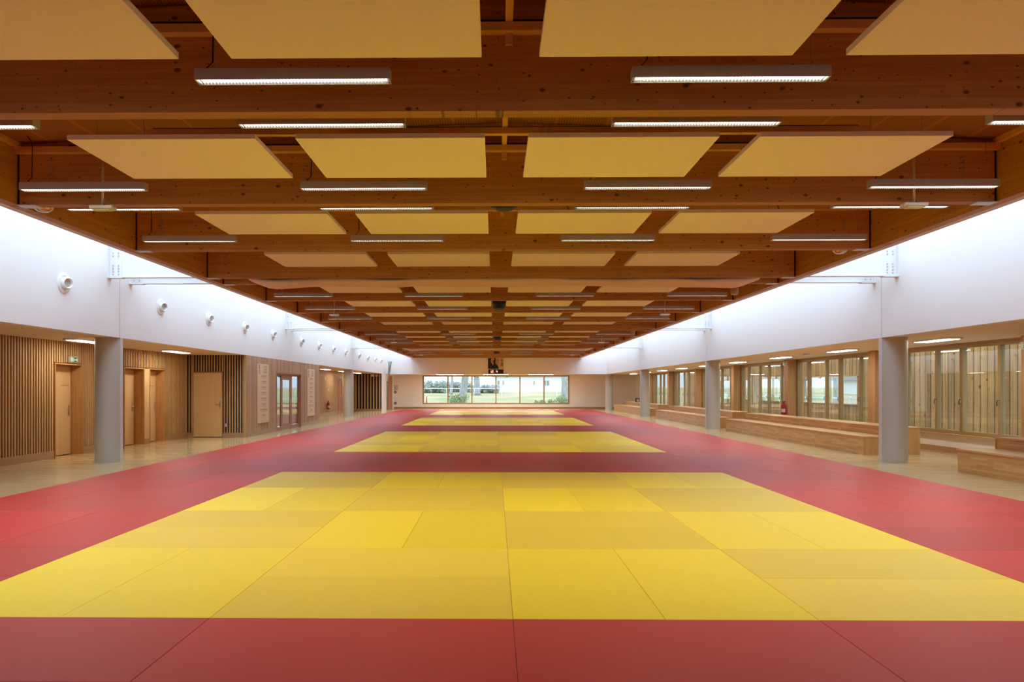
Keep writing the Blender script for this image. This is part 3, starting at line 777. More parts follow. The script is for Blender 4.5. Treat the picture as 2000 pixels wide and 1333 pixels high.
for ci, c in enumerate(BAYS):
    for i in (1, 2, 3):
        by = c + 0.415 + i * 2.7925
        rows.append((by - 0.53, i))
        if ci == 0 and i < 3: rows.append((by + 0.34, i))
        if ci == 0 and i < 3: pass
rows.sort()
for ri, (y, i) in enumerate(rows):
    for dx, nm in LC:
        loc = (dx, y, LZ)
        lab = 'slim grey suspended lamp, %s row from the camera, %s' % (ORD[ri], nm)
        if lamp0 is None: lamp0 = make_lamp(loc, lab)
        else:
            t = copy_tree(lamp0, loc); t['label'] = lab

# ------------------------------------------------------------------ other things hung in the roof
for k in range(4):
    for x, sd in ((-4.72, 'left'), (4.98, 'right')):
        y = 8.25 + 12 * k; z = 3.675
        t = thing('emergency_light', 'small white emergency light on a drop rod, %s on the %s' % (ORD[k], sd), 'light', (x, y, z), 'drop rod emergency lights')
        box('body', x - 0.14, x + 0.14, y - 0.06, y + 0.06, z, z + 0.045, 'lamp_fin', t, 0.008)
        box('lens', x - 0.10, x + 0.10, y - 0.045, y + 0.045, z - 0.012, z, 'sign_pale', t)
        tube('rod', [(x, y, z + 0.045), (x, y, 4.44)], 0.014, 'lamp_fin', t, 8); box('fixing_arm', x - 0.02, x + 0.02, y - 0.02, y + 0.17 - 0.001, 4.37, 4.40, 'lamp_fin', t)
        tube('clip', [(x, y, z + 0.045), (x + 0.02, y, z + 0.07)], 0.012, 'black', t, 6)
for k in range(4):
    y, pz = (8.93, 3.835) if k == 0 else (19.1 + 12 * (k - 1), 3.71)
    t = thing('pendant_speaker', 'round black pendant unit on the roof centre line, %s from the camera' % ORD[k], 'speaker', (0.125, y, pz), 'black pendant units')
    lathe('drum', [(0.05, 0.0), (0.12, 0.008), (0.165, 0.028), (0.184, 0.06), (0.187, 0.30), (0.175, 0.32), (0.02, 0.33)], (0.125, y, pz), 'black', t, key='drum')
    lathe('grille', [(0.0, -0.004), (0.11, 0.002), (0.112, 0.006)], (0.125, y, pz), 'steel_dark', t, key='drumgrille')
    tube('rod', [(0.125, y, pz + 0.325), (0.125, y, 4.48)], 0.01, 'steel_dark', t, 6)
for k in range(3):
    x, y, z = 5.66, 16.35 + 12 * k, 3.73
    t = thing('wall_speaker', 'beige barrel speaker on the right edge beam, %s from the camera' % ORD[k], 'speaker', (x, y, z), 'beige barrel speakers')
    lathe('shell', [(0.02, 0.0), (0.06, 0.012), (0.085, 0.045), (0.092, 0.09), (0.092, 0.26), (0.085, 0.28)], (x, y, z), 'beige', t, key='spk')
    lathe('grille', [(0.0, -0.006), (0.05, 0.004), (0.072, 0.02), (0.075, 0.03)], (x, y, z), 'lamp_shell', t, key='spkg')
    tube('arm', [(x, y, z + 0.28), (x, y, z + 0.31), (6.08, y, z + 0.31)], 0.012, 'beige', t, 6)
    lathe('junction_box', [(0.05, 0.0), (0.05, 0.06)], (6.02, y, z + 0.25), 'beige', t, axis='X', key='jbox')
for x, y, sd in ((-5.74, 8.70, 'left edge beam behind the second roof beam'), (5.75, 11.55, 'right edge beam behind the third roof beam')):
    t = thing('dome_lamp', 'small silver dome lamp beside the ' + sd, 'lamp', (x, y, 3.76))
    lathe('dome', [(0.02, 0.0), (0.06, 0.008), (0.10, 0.035), (0.12, 0.075), (0.12, 0.085), (0.03, 0.12)], (x, y, 3.76), 'silver', t, key='dome')
    xe = -5.88 if x < 0 else 6.08
    tube('arm', [(x, y, 3.88), (x, y, 3.93), (xe, y, 3.93)], 0.012, 'silver', t, 6)
# ================================================================== COLUMNS, STEEL, AIR NOZZLES
def column(xw, s, y, label):
    xc = xw + s * 0.275
    t = thing('column', label, 'column', (xc, y, FZ), 'grey columns below the white walls')
    lathe('shaft', [(0.268, 0.0), (0.268, SOF - FZ)], (xc, y, FZ), 'column', t, seg=48, key='shaft')
    box('edge_strip', xw, xw + s * 0.12, y - 0.05, y + 0.05, FZ, SOF, 'column_edge', t)
    lathe('foot_ring', [(0.274, 0.0), (0.274, 0.02)], (xc, y, FZ), 'column', t, seg=48, key='footring')
column(XL, -1, 14.55, 'round grey column in the left aisle near the recessed doors')
column(XL, -1, 38.55, 'round grey column in the left aisle beyond the slatted box')
for k, nm in enumerate(('nearest', 'second', 'third', 'farthest')):
    column(XR, 1, 14.68 + 12.05 * k, 'round grey column along the bench aisle, %s on the right' % nm)

def ibeam(x0, x1, y, label):
    """white I-beam bridging the skylight from wall plate (x0) to roof edge (x1)"""
    t = thing('steel_beam', label, 'beam', ((x0 + x1) / 2, y, ZB), 'white steel beams over the skylights')
    s = 1 if x1 > x0 else -1
    z0, z1 = 3.795, 4.62
    box('web', x0, x1, y - 0.006, y + 0.006, z0 + 0.012, z1 - 0.012, 'steel_white', t)
    box('bottom_flange', x0 + s * 0.28, x1, y - 0.06, y + 0.06, z0, z0 + 0.012, 'steel_white', t)
    box('top_flange', x0, x1, y - 0.06, y + 0.06, z1 - 0.012, z1, 'steel_white', t)
    box('end_plate', x0, x0 + s * 0.012, y - 0.075, y + 0.075, z0 - 0.01, z1, 'steel_white', t)
    box('seat_flange', x0, x0 + s * 0.30, y - 0.075, y + 0.075, z0 - 0.012, z0, 'steel_white', t)
    box('splice_plate', x0 + s * 0.03, x0 + s * 0.27, y - 0.014, y - 0.006, z0 + 0.03, z0 + 0.62, 'steel_white', t)
    for dx in (0.09, 0.20):
        for dz in (0.07, 0.13, 0.19, 0.25, 0.45, 0.51):
            lathe('bolt', [(0.014, -0.014), (0.014, 0.0)], (x0 + s * dx, y - 0.014, z0 + dz), 'galv', t, axis='Y', seg=6, key='bolt')
for k, c in enumerate((14.49, 26.49, 38.49)):
    for j, dy in enumerate((-0.415, 0.415)):
        pos = ('nearer', 'farther')[j]
        ibeam(XL, -6.13, c + dy, 'white steel beam over the left skylight, %s pair, %s one' % (ORD[k], pos))
        ibeam(XR, 6.33, c + dy, 'white steel beam over the right skylight, %s pair, %s one' % (ORD[k], pos))

noz = None
NY = [12.58, 16.26, 19.0, 21.74, 24.52, 28.12, 30.95, 33.7, 36.44, 40.09, 42.88, 45.56, 47.8]
for k, y in enumerate(NY):
    loc = (XL, y, 3.46); lab = 'round white air nozzle on the left wall, %s from the camera' % ORD[k]
    if noz is None:
        noz = thing('air_nozzle', lab, 'nozzle', loc, 'air nozzles along the white wall')
        lathe('flange', [(0.190, 0.0), (0.190, 0.012), (0.175, 0.02), (0.140, 0.022), (0.140, 0.012)], loc, 'white', noz, axis='X', seg=36)
        b = lathe('barrel', [(0.09, -0.04), (0.118, -0.02), (0.116, 0.01), (0.098, 0.045), (0.092, 0.048), (0.084, 0.042), (0.074, -0.01)], (XL + 0.06, y, 3.46), 'white', noz, axis='X', seg=36)
        b.rotation_euler = (0, 0.08, -0.34)
        ins = lathe('throat', [(0.001, -0.004), (0.078, -0.002)], (XL + 0.06, y, 3.46), 'column', noz, axis='X', seg=36); ins.rotation_euler = (0, 0.08, -0.34)
    else:
        t = copy_tree(noz, loc); t['label'] = lab

# ================================================================== JUDO MATS
MX = 0.12; MY = 4.53
def mat_piece(x0, y0, x1, y1, mt, parent):
    g = 0.0012
    box('mat', MX + x0 + g, MX + x1 - g, y0 + g, y1 - g, FZ, 0.0, mt, parent, 0.0025)
red = thing('red_mat_surround', 'red judo mats framing the yellow squares right across the hall', 'mat', (MX, 26.0, FZ))
yel = []
for k, nm in enumerate(('nearest the camera', 'second from the camera', 'third from the camera', 'farthest, before the window')):
    yel.append(thing('yellow_mat_square', 'yellow square of judo mats, ' + nm, 'mat', (MX, MY + 12 * k + 4, FZ), 'yellow mat squares'))
rnd = random.Random(3)
rest = []
for j in range(-7, 23):
    y = MY + 2 * j
    for i in range(-1, 7):
        xs = (-7, -6) if i < 0 else ((6, 7) if i > 5 else (-6 + 2 * i, -4 + 2 * i))
        isy = 1 <= i <= 4 and j % 6 < 4 and j >= -7
        lengthwise = (i + j + 1) % 2 == 0
        gap = 1 <= i <= 4 and not isy
        if gap: continue
        if i in (-1, 6): ps = [(xs[0], y, xs[1], y + 2)]
        elif lengthwise: ps = [(xs[0], y, xs[0] + 1, y + 2), (xs[0] + 1, y, xs[1], y + 2)]
        else: ps = [(xs[0], y, xs[1], y + 1), (xs[0], y + 1, xs[1], y + 2)]
        for p in ps:
            if j < -1:
                if not isy: rest.append(p)
                continue
            if isy: mt = YEL_A if lengthwise else YEL_B  # tint by laying direction stands in for the sheen of the ribs
            else:
                mt = RED_A if lengthwise else RED_B
            mat_piece(*p, mt, yel[j // 6] if isy else red)
# red bands between the yellow squares: a 1 m row, a 2 m row shifted by half a mat, a 1 m row
for yg, lim in ((-7.47 + 8, 2.5), (12.53, 0), (24.53, 0), (36.53, 0), (48.53, 0)):
    for x in (-4, -2, 0, 2):
        for y0 in (yg, yg + 3):
            if lim <= y0 < 50: mat_piece(x, y0, x + 2, y0 + 1, RED_B if rnd.random() < 0.6 else RED_A, red)
            elif y0 < lim: rest.append((x, y0, x + 2, y0 + 1))
    if yg > 48: 
        for x in (-4, -2, 0, 2): mat_piece(x, yg + 1, x + 2, yg + 2, RED_A, red)
        continue
    for a, b in ((-4, -3), (-3, -2), (-2, -1), (-1, 0), (0, 1), (1, 2), (2, 3), (3, 4)):
        if yg + 3 > lim + 1: mat_piece(a, yg + 1, b, yg + 3, RED_C if a in (-1, 0) else (RED_A if a in (-4, 3) else RED_B), red)
o = boxes('red_mats_behind', [(MX + a + 0.002, b + 0.002, FZ, MX + c - 0.002, d - 0.002, 0) for a, b, c, d in rest], RED_A, red); o['kind'] = 'stuff'
rest = [(-4 + 2*i, MY - 12 + 2*j, -2 + 2*i, MY - 10 + 2*j) for i in range(4) for j in range(4)]
o = boxes('yellow_mats_behind', [(MX + a + 0.002, b + 0.002, FZ, MX + c - 0.002, d - 0.002, 0) for a, b, c, d in rest], YEL_A, red); o['kind'] = 'stuff'

# ================================================================== BENCHES
def bench(y0, y1, label):
    t = thing('bleacher_bench', label, 'bench', (9.27, (y0 + y1) / 2, FZ), 'two-step oak benches')
    xa, xb, xc = 8.60, 9.30, 9.95
    s1, s2 = 0.405, 0.62
    n = 4
    for k in range(n):
        a = y0 + (y1 - y0) * k / n; b = y0 + (y1 - y0) * (k + 1) / n
        box('front_panel', xa, xa + 0.03, a + 0.002, b - 0.002, FZ, s1 - 0.03, 'bench', t)
        box('riser_panel', xb, xb + 0.03, a + 0.002, b - 0.002, s1, s2 - 0.03, 'bench', t)
    box('lower_seat', xa - 0.015, xb, y0 - 0.01, y1 + 0.01, s1 - 0.03, s1, 'bench_top', t)
    box('upper_seat', xb - 0.015, xc, y0 - 0.01, y1 + 0.01, s2 - 0.03, s2, 'bench_top', t)
    for ya, yb_ in ((y0, y0 + 0.03), (y1 - 0.03, y1)):
        for k in range(4):
            w = (xc - xa - 0.03) / 4
            box('end_panel', xa + 0.03 + k * w, xa + 0.03 + (k + 1) * w - 0.001, ya, yb_, FZ, (s1 if xa + 0.03 + (k + 0.6) * w < xb else s2) - 0.03, 'bench_end', t)
    box('back_panel', xc - 0.03, xc, y0 + 0.03, y1 - 0.03, FZ, s2 - 0.03, 'bench', t)
bench(3.4, 12.92, 'two-step oak bench at the right edge, nearest the camera')
bench(16.25, 25.75, 'two-step oak bench running behind the nearest right column')
bench(27.05, 36.95, 'two-step oak bench running behind the second right column')
bench(39.3, 49.9, 'two-step oak bench at the far end with a black bin on it')

# ================================================================== AISLE CEILING LIGHTS
def aisle_light(x, y, label, grp, first=[None]):
    loc = (x, y, SOF - 0.045)
    if first[0] is None:
        t = thing('ceiling_light', label, 'light', loc, grp)
        def rr(w, l, r):
            pts = []
            for cx_, cy_, a0 in ((w-r, l-r, 0), (-w+r, l-r, 90), (-w+r, -l+r, 180), (w-r, -l+r, 270)):
                for q in range(5): a = math.radians(a0 + q * 22.5); pts.append((x + cx_ + r*math.cos(a), y + cy_ + r*math.sin(a)))
            return pts
        prism('rim', rr(0.19, 0.62, 0.05), 'Z', SOF - 0.04, SOF, 'lamp_fin', t)
        prism('diffuser', rr(0.145, 0.57, 0.04), 'Z', SOF - 0.045, SOF - 0.039, 'diffuser', t)
        first[0] = t
    else:
        t = copy_tree(first[0], loc); t['label'] = label; t['group'] = grp
for k, y in enumerate((15.15, 19.4, 36.6, 40.8, 45.0)):
    aisle_light(-9.0, y, 'flat ceiling light in the left aisle, %s from the camera' % ORD[k], 'left aisle lights')
for k in range(9):
    aisle_light(9.56, 15.05 + 4.07 * k, 'flat ceiling light above the benches, %s from the camera' % ORD[k], 'bench aisle lights')
for k, (a, b) in enumerate(((852, 905), (944, 993), (1032, 1080))):
    xa, xb = (a - 966.2) / 1346.8 * 50.6, (b - 966.2) / 1346.8 * 50.6
    t = thing('strip_light', 'slim ceiling strip above the end window, %s' % ('left', 'below the clock', 'right')[k], 'light', ((xa + xb) / 2, 50.6, SOF - 0.05), 'strips above the end window')
    box('body', xa, xb, 50.45, 50.65, SOF - 0.02, SOF, 'lamp_fin', t); box('diffuser', xa + 0.02, xb - 0.02, 50.47, 50.63, SOF - 0.024, SOF - 0.02, 'diffuser_strong', t)
for x, y, lb in ((9.55, 21.25, 'small smoke detector between the second and third bench aisle lights'), (9.55, 33.4, 'small smoke detector farther along the bench aisle ceiling')):
    t = thing('smoke_detector', lb, 'detector', (x, y, SOF - 0.06))
    lathe('base', [(0.10, 0.03), (0.10, 0.06)], (x, y, SOF - 0.06), 'lamp_fin', t, key='sdb'); lathe('sensor', [(0.02, 0.0), (0.055, 0.008), (0.065, 0.03)], (x, y, SOF - 0.06), 'white', t, key='sds')

# ================================================================== SIGNS, BOARDS AND SMALL THINGS ON WALLS
def exit_sign(loc, face, label):
    """green running-person exit sign; face = 'X' (seen from +x), 'x' (seen from -x) or 'Y' (seen from -y)"""
    t = thing('exit_sign', label, 'sign', loc)
    X, Y, Z = loc
    def put(n, u0, u1, v0, v1, d0, d1, m):
        if face == 'X': return box(n, X + d0, X + d1, Y + u0, Y + u1, Z + v0, Z + v1, m, t)
        if face == 'x': return box(n, X - d1, X - d0, Y - u1, Y - u0, Z + v0, Z + v1, m, t)
        return box(n, X + u0, X + u1, Y - d1, Y - d0, Z + v0, Z + v1, m, t)
    put('case', -0.15, 0.15, 0, 0.14, 0, 0.05, 'lamp_fin'); put('face', -0.14, 0.14, 0.01, 0.13, 0.05, 0.053, 'sign_green')
    put('doorway', -0.13, -0.06, 0.02, 0.12, 0.053, 0.055, 'sign_pale')
    put('arrow_shaft', 0.0, 0.09, 0.055, 0.085, 0.053, 0.055, 'sign_pale'); put('arrow_head', 0.08, 0.12, 0.03, 0.11, 0.053, 0.055, 'sign_pale'); put('runner', -0.045, -0.015, 0.025, 0.115, 0.053, 0.055, 'sign_pale')
exit_sign((AL, 15.86, 2.12), 'X', 'green exit sign above the recessed door in the slats')
exit_sign((10.70, 13.95, 2.32), 'x', 'green exit sign at the right edge of the picture')
exit_sign((10.70, 25.47, 2.38), 'x', 'green exit sign high on the pier with the extinguisher')
exit_sign((AL, 43.5, 2.16), 'X', 'green exit sign above the reddish recess door')
exit_sign((0.93, YF - 0.03, 2.43), 'Y', 'green exit sign at the top of the end window')

def honour_board(y0, y1, label, n):
    t = thing('honour_board', label, 'board', (XL, (y0 + y1) / 2, 0.36), 'engraved boards beside the glazed door')
    xf = XL + 0.025
    box('panel', XL + 0.001, xf, y0, y1, 0.36, 2.36, 'board', t, 0.004)
    w = y1 - y0; R = (PI / 2, 0, PI / 2)
    text('calligraphy', '柔\n道', 0.17, (xf, y0 + 0.14, 2.20), R, 'ink_red', t)
    for k, s in enumerate(('Le code', 'moral', 'du judo')):
        text('heading', s, 0.12, (xf, y0 + w * 0.66, 2.36 - 0.115 - k * 0.092), R, 'ink_brown', t)
    for k, s in enumerate(('La politesse', 'Le courage', 'La sincérité', "L'honneur", 'La modestie', 'Le respect', 'Le contrôle de soi', "L'amitié")):
        z = 2.36 - 0.43 - k * 0.191
        text('entry', s, 0.105, (xf, y0 + w * 0.52, z), R, 'ink_brown', t)
        box('rule', xf, xf + 0.001, y0 + w * 0.2, y0 + w * 0.84, z - 0.045, z - 0.038, 'ink_brown', t)
honour_board(22.91, 24.02, 'tall pale engraved board left of the glazed door', 1)
honour_board(29.0, 30.16, 'tall pale engraved board right of the glazed door', 2)

def extinguisher(x, y, z, out, label):
    t = thing('fire_extinguisher', label, 'extinguisher', (x, y, z))
    lathe('cylinder', [(0.07, 0.0), (0.092, 0.015), (0.095, 0.04), (0.095, 0.33), (0.075, 0.39), (0.035, 0.42), (0.03, 0.45)], (x, y, z), 'red_paint', t, key='ext')
    boxes('valve', [(x - 0.03, y - 0.03, z + 0.45, x + 0.03, y + 0.03, z + 0.48), (x - 0.02, y - 0.13, z + 0.475, x + 0.02, y + 0.02, z + 0.50)], 'black', t)
    tube('hose', [(x, y + 0.02, z + 0.47), (x, y + 0.10, z + 0.46), (x, y + 0.15, z + 0.40), (x, y + 0.145, z + 0.25), (x, y + 0.12, z + 0.10)], 0.013, 'black', t, 8)
    prism('label_sticker', [(x + 0.0965 * math.cos(a), y + 0.0965 * math.sin(a)) for a in [math.radians(out - 50 + q * 10) for q in range(11)]] +
          [(x + 0.0955 * math.cos(a), y + 0.0955 * math.sin(a)) for a in [math.radians(out + 50 - q * 10) for q in range(11)]], 'Z', z + 0.09, z + 0.22, 'paper', t)
    box('bracket', x - 0.02, x + 0.02, y - 0.02, y + 0.02, z + 0.40, z + 0.43, 'steel_dark', t)
extinguisher(10.58, 25.38, 0.57, 230, 'red fire extinguisher hung on the oak pier above the bench')
extinguisher(-9.67, 40.0, 0.33, 300, 'red fire extinguisher on the recess wall past the box')
t = thing('waste_bin', 'small black and silver bin on the farthest bench', 'bin', (9.72, 47.0, 0.62))
box('body', 9.58, 9.86, 46.88, 47.12, 0.62, 0.86, 'black', t, 0.01); box('front_plate', 9.62, 9.80, 46.872, 46.88, 0.63, 0.83, 'chrome', t); box('lid', 9.57, 9.87, 46.87, 47.13, 0.86, 0.89, 'black', t, 0.01)

for (x, y, z, lb, face) in ((AL + 0.0, 17.55, 0.30, 'grey wall socket low on the slats near the column', 'X'), (-8.56, 21.90, 0.30, 'grey wall socket low on the slats right of the door', 'Y')):
    t = thing('wall_socket', lb, 'socket', (x, y, z))
    if face == 'X': box('plate', x, x + 0.03, y - 0.05, y + 0.05, z, z + 0.12, 'chrome', t, 0.006); box('inset', x + 0.03, x + 0.034, y - 0.03, y + 0.03, z + 0.03, z + 0.09, 'lamp_shell', t)
    else: box('plate', x - 0.05, x + 0.05, y - 0.03, y, z, z + 0.12, 'chrome', t, 0.006); box('inset', x - 0.03, x + 0.03, y - 0.034, y - 0.03, z + 0.03, z + 0.09, 'lamp_shell', t)
for x, y, z, lb in ((AL, 40.55, 1.40, 'white switch plate on the recess wall above the extinguisher'), (AL, 39.7, 2.06, 'small white plate high on the recess wall')):
    t = thing('switch_plate', lb, 'switch', (x, y, z)); box('plate', x, x + 0.02, y - 0.06, y + 0.06, z, z + 0.14, 'white', t, 0.004); box('rocker', x + 0.02, x + 0.026, y - 0.035, y + 0.035, z + 0.03, z + 0.11, 'lamp_fin', t)
for x, z, lb in ((-7.82, 1.27, 'black round socket on the far wall under the notice'), (-7.82, 0.40, 'black round socket low on the far wall')):
    t = thing('round_socket', lb, 'socket', (x, YF, z)); lathe('ring', [(0.10, -0.03), (0.11, 0.0)], (x, YF, z), 'black', t, axis='Y', key='rsock'); lathe('inset', [(0.05, -0.036), (0.06, -0.03)], (x, YF, z), 'lamp_shell', t, axis='Y', key='rsin')
t = thing('notice_sheet', 'grey printed notice on the far wall beside the brown door', 'notice', (-7.7, YF, 1.40))
box('sheet', -7.95, -7.60, YF - 0.01, YF, 1.40, 1.83, 'paper', t)
for k in range(7): box('text_line', -7.92, -7.66 - 0.05 * (k % 3), YF - 0.012, YF - 0.01, 1.44 + k * 0.055, 1.458 + k * 0.055, 'ink_brown', t)
for x, lb, m_ in ((-8.55, 'white camera high on the far slatted face', 'white'), (-8.27, 'small amber box high on the far slatted face', 'beige')):
    t = thing('ceiling_unit', lb, 'unit', (x, 48.2, 2.36)); box('case', x - 0.09, x + 0.09, 48.12, 48.30, 2.38, 2.54, m_, t, 0.01); lathe('lens', [(0.04, -0.05), (0.045, 0.0)], (x, 48.12, 2.42), 'lamp_shell', t, axis='Y', key='culens')

# portrait print and digital clock on the band wall
PX0, PZ1, U = -0.49, 3.76, 0.00335
t = thing('portrait_print', 'portrait print of a dark-robed sitter with two brushed characters', 'picture', (0.08, YE, 2.98))
def pbox(n, u0, u1, v0, v1, d, m): return box(n, PX0 + u0 * U, PX0 + u1 * U, YE - d, YE - d + 0.004, PZ1 - v1 * U, PZ1 - v0 * U, m, t)
box('panel', PX0, PX0 + 340 * U, YE - 0.02, YE, PZ1 - 233 * U, PZ1, 'poster_cream', t)
pbox('rose_field', 140, 238, 1, 232, 0.022, 'poster_rose'); pbox('dark_field', 1, 165, 1, 232, 0.024, 'poster_dark')
def ppoly(n, pts, d, m): return prism(n, [(PX0 + u * U, PZ1 - v * U) for u, v in pts], 'Y', YE - d, YE - d + 0.004, m, t)
ppoly('robe', [(4, 232), (8, 150), (30, 122), (66, 108), (92, 116), (110, 140), (128, 116), (160, 120), (196, 140), (222, 190), (238, 232)], 0.030, 'poster_robe')
ppoly('collar', [(84, 110), (106, 152), (112, 150), (126, 108), (120, 104), (106, 126), (92, 106)], 0.034, 'poster_hair')
def pell(n, cu, cv, ru, rv, d, m): return ppoly(n, [(cu + ru * math.cos(2*PI*k/20), cv + rv * math.sin(2*PI*k/20)) for k in range(20)], d, m)
pell('head', 103, 68, 36, 48, 0.034, 'poster_skin')
ppoly('hair', [(64, 62), (66, 34), (82, 14), (108, 8), (132, 18), (144, 44), (134, 50), (122, 34), (98, 28), (80, 36), (74, 60)], 0.038, 'poster_hair')
ppoly('face_shadow', [(112, 40), (136, 50), (138, 80), (120, 112), (112, 100), (118, 76)], 0.037, 'poster_dark')
pell('ear', 66, 72, 5, 11, 0.037, 'poster_skin'); ppoly('brow', [(84, 54), (104, 52), (104, 57), (84, 58)], 0.038, 'poster_dark'); ppoly('nose', [(106, 60), (112, 82), (100, 82)], 0.038, 'poster_rose'); ppoly('mouth', [(92, 94), (112, 94), (110, 98), (94, 98)], 0.038, 'poster_dark')
text('calligraphy', '柔\n道', 0.25, (PX0 + 300 * U, YE - 0.022, PZ1 - 95 * U), (PI / 2, 0, 0), 'ink', t, bold=0.002)
t = thing('digital_clock', 'black wall clock with red digits above the end window', 'clock', (0.09, YE, 2.63))
cx0, cx1, cz0, cz1 = -0.46, 0.63, 2.63, 2.925
box('case', cx0, cx1, YE - 0.08, YE, cz0, cz1, 'black', t, 0.01); box('face', cx0 + 0.03, cx1 - 0.03, YE - 0.083, YE - 0.08, cz0 + 0.03, cz1 - 0.03, 'clock_face', t)
def digit(ch, x, z, w, h):
    g = 0.026
    segs = {'a': (0, h-g, w, h), 'b': (w-g, h/2, w, h), 'c': (w-g, 0, w, h/2), 'd': (0, 0, w, g), 'e': (0, 0, g, h/2), 'f': (0, h/2, g, h), 'g': (0, h/2-g/2, w, h/2+g/2)}
    on = {'1': 'bc', '2': 'abged', '4': 'fgbc'}[ch]
    boxes('digit', [(x + segs[q][0], YE - 0.088, z + segs[q][1], x + segs[q][2], YE - 0.083, z + segs[q][3]) for q in on], 'led', t)
zc = cz0 + 0.055
digit('1', PX0 + 62 * U - 0.02, zc, 0.05, 0.185); digit('2', PX0 + 84 * U, zc, 0.105, 0.185); box('colon_dot', PX0 + 125 * U, PX0 + 133 * U, YE - 0.088, YE - 0.083, zc, zc + 0.035, 'led', t); digit('4', PX0 + 176 * U, zc, 0.105, 0.185)

# gathered ropes in the far left corner
t = thing('rope_bundle', 'bundle of grey ropes gathered in the far left corner', 'rope', (-7.70, 49.6, FZ))
for k in range(6):
    a = k * 1.05; dx, dy = 0.03 * math.cos(a), 0.03 * math.sin(a)
    tube('rope', [(-7.54 + dx * 3.5, 49.6 + dy, 3.50), (-7.55 + dx * 2.5, 49.6 + dy, 3.2), (-7.66 + dx, 49.6 + dy, 2.3), (-7.73 + dx, 49.6 + dy, 2.0), (-7.74 + dx, 49.6 + dy, FZ + 0.02)], 0.03, 'rope', t, 6)
tube('tie', [(-7.74, 49.6, 1.98), (-7.73, 49.6, 2.03)], 0.06, 'steel_dark', t, 10)

# ================================================================== OUTSIDE
def terrain():
    xs = [-130, -60, -30, -15, -5, 5, 15, 30, 60, 130]; ys = [54.6, 58, 64, 72, 82, 95, 130, 260]
    hz = {54.6: -0.3, 58: -0.1, 64: 0.12, 72: 0.45, 82: 0.85, 95: 1.05, 130: 1.2, 260: 2.0}
    vs = [(x, y, hz[y] + 0.08 * math.sin(x * 0.7 + y * 0.4)) for y in ys for x in xs]
    n = len(xs); fs = [(j*n+i, j*n+i+1, (j+1)*n+i+1, (j+1)*n+i) for j in range(len(ys)-1) for i in range(n-1)]
    m = bpy.data.meshes.new('ground'); m.from_pydata(vs, [], fs); m.materials.append(M['grass']); return m
struct(link('ground_far', terrain(), (0, 0, 0)), 'rough grass field beyond the end window')
struct(box('ground_right', 11.25, 130, -40, 54.6, -0.5, -0.12, 'lawn'), 'grass beyond the timber screen')
struct(box('ground_left', -130, -12.2, -40, 54.6, -0.5, -0.12, 'lawn'), 'green lawn outside the lobby')
struct(box('terrace', 11.25, 14.2, 5, 50, -0.12, -0.06, 'paving'), 'paved strip between side windows and timber screen')

def leaf_cloud(name, centres, n, size, mat, loc, parent, seed):
    r = random.Random(seed); vs, fs = [], []
    for _ in range(n):
        c, rad = r.choice(centres)
        while True:
            p = Vector((r.uniform(-1, 1), r.uniform(-1, 1), r.uniform(-1, 1)))
            if p.length <= 1: break
        p = Vector(c) + p * rad
        a = Vector((r.gauss(0, 1), r.gauss(0, 1), r.gauss(0, 1))).normalized(); b = a.cross(Vector((r.gauss(0, 1), r.gauss(0, 1), r.gauss(0, 1)))).normalized()
        s = size * r.uniform(0.6, 1.3); i = len(vs)
        vs += [p + a*s, p + b*s*0.6, p - a*s, p - b*s*0.6]; fs.append((i, i+1, i+2, i+3))
    m = bpy.data.meshes.new(name); m.from_pydata([tuple(v) for v in vs], [], fs); m.materials.append(M[mat])
    return link(name, m, loc, parent)

def tree(x, y, z, r0, hfork, H, label, seed, nleaf=900, spread=3.0, lean=0.0, leafmat='leaf', lsize=0.16):
    r = random.Random(seed)
    t = thing('tree', label, 'tree', (x, y, z), 'trees outside')
    top = Vector((lean * hfork, 0, hfork))
    tube('trunk', [(x, y, z - 0.1), (x + lean*0.1, y, z + 0.25), (x + lean * hfork * 0.5 + 0.06, y, z + hfork * 0.55), (x + top.x, y, z + hfork), (x + top.x + lean*0.5, y, z + hfork * 1.25)], [r0 * 1.55, r0 * 1.12, r0 * 0.95, r0 * 0.95, r0 * 0.5], 'bark', t, 12)
    cs = []
    vs_all, fs_all = [], []
    for k in range(7):
        a = 2 * PI * k / 7 + r.uniform(-.3, .3); ln = r.uniform(0.6, 1.0) * (H - hfork)
        p0 = top + Vector((0, 0, r.uniform(-0.15, 0.1) * hfork)); p1 = p0 + Vector((math.cos(a) * spread * 0.35, math.sin(a) * spread * 0.35, ln * 0.4)); p2 = p0 + Vector((math.cos(a) * spread * 0.8, math.sin(a) * spread * 0.8, ln * 0.75)); p3 = p2 + Vector((math.cos(a + .4) * spread * 0.4, math.sin(a + .4) * spread * 0.4, ln * 0.15))
        v, f = tube_geo([p0, p1, p2, p3], [r0 * 0.5, r0 * 0.3, r0 * 0.16, r0 * 0.05], 7)
        off = len(vs_all); vs_all += v; fs_all += [tuple(i + off for i in q) for q in f]
        for q in range(2):
            e = p1.lerp(p2, r.random()); e2 = e + Vector((r.uniform(-1, 1), r.uniform(-1, 1), r.uniform(-0.2, 0.8))) * spread * 0.4
            v, f = tube_geo([e, (e + e2) / 2 + Vector((0, 0, 0.15)), e2], [r0 * 0.14, r0 * 0.09, r0 * 0.03], 5)
            off = len(vs_all); vs_all += v; fs_all += [tuple(i + off for i in g) for g in f]
            cs.append((tuple(e2), spread * 0.33))
        cs += [(tuple(p2), spread * 0.42), (tuple(p3), spread * 0.42)]
    m = bpy.data.meshes.new('branches'); m.from_pydata([tuple(v) for v in vs_all], [], fs_all); m.materials.append(M['bark']); link('branches', m, (x, y, z), t)
    leaf_cloud('foliage', cs, nleaf, lsize, leafmat, (x, y, z), t, seed + 1)
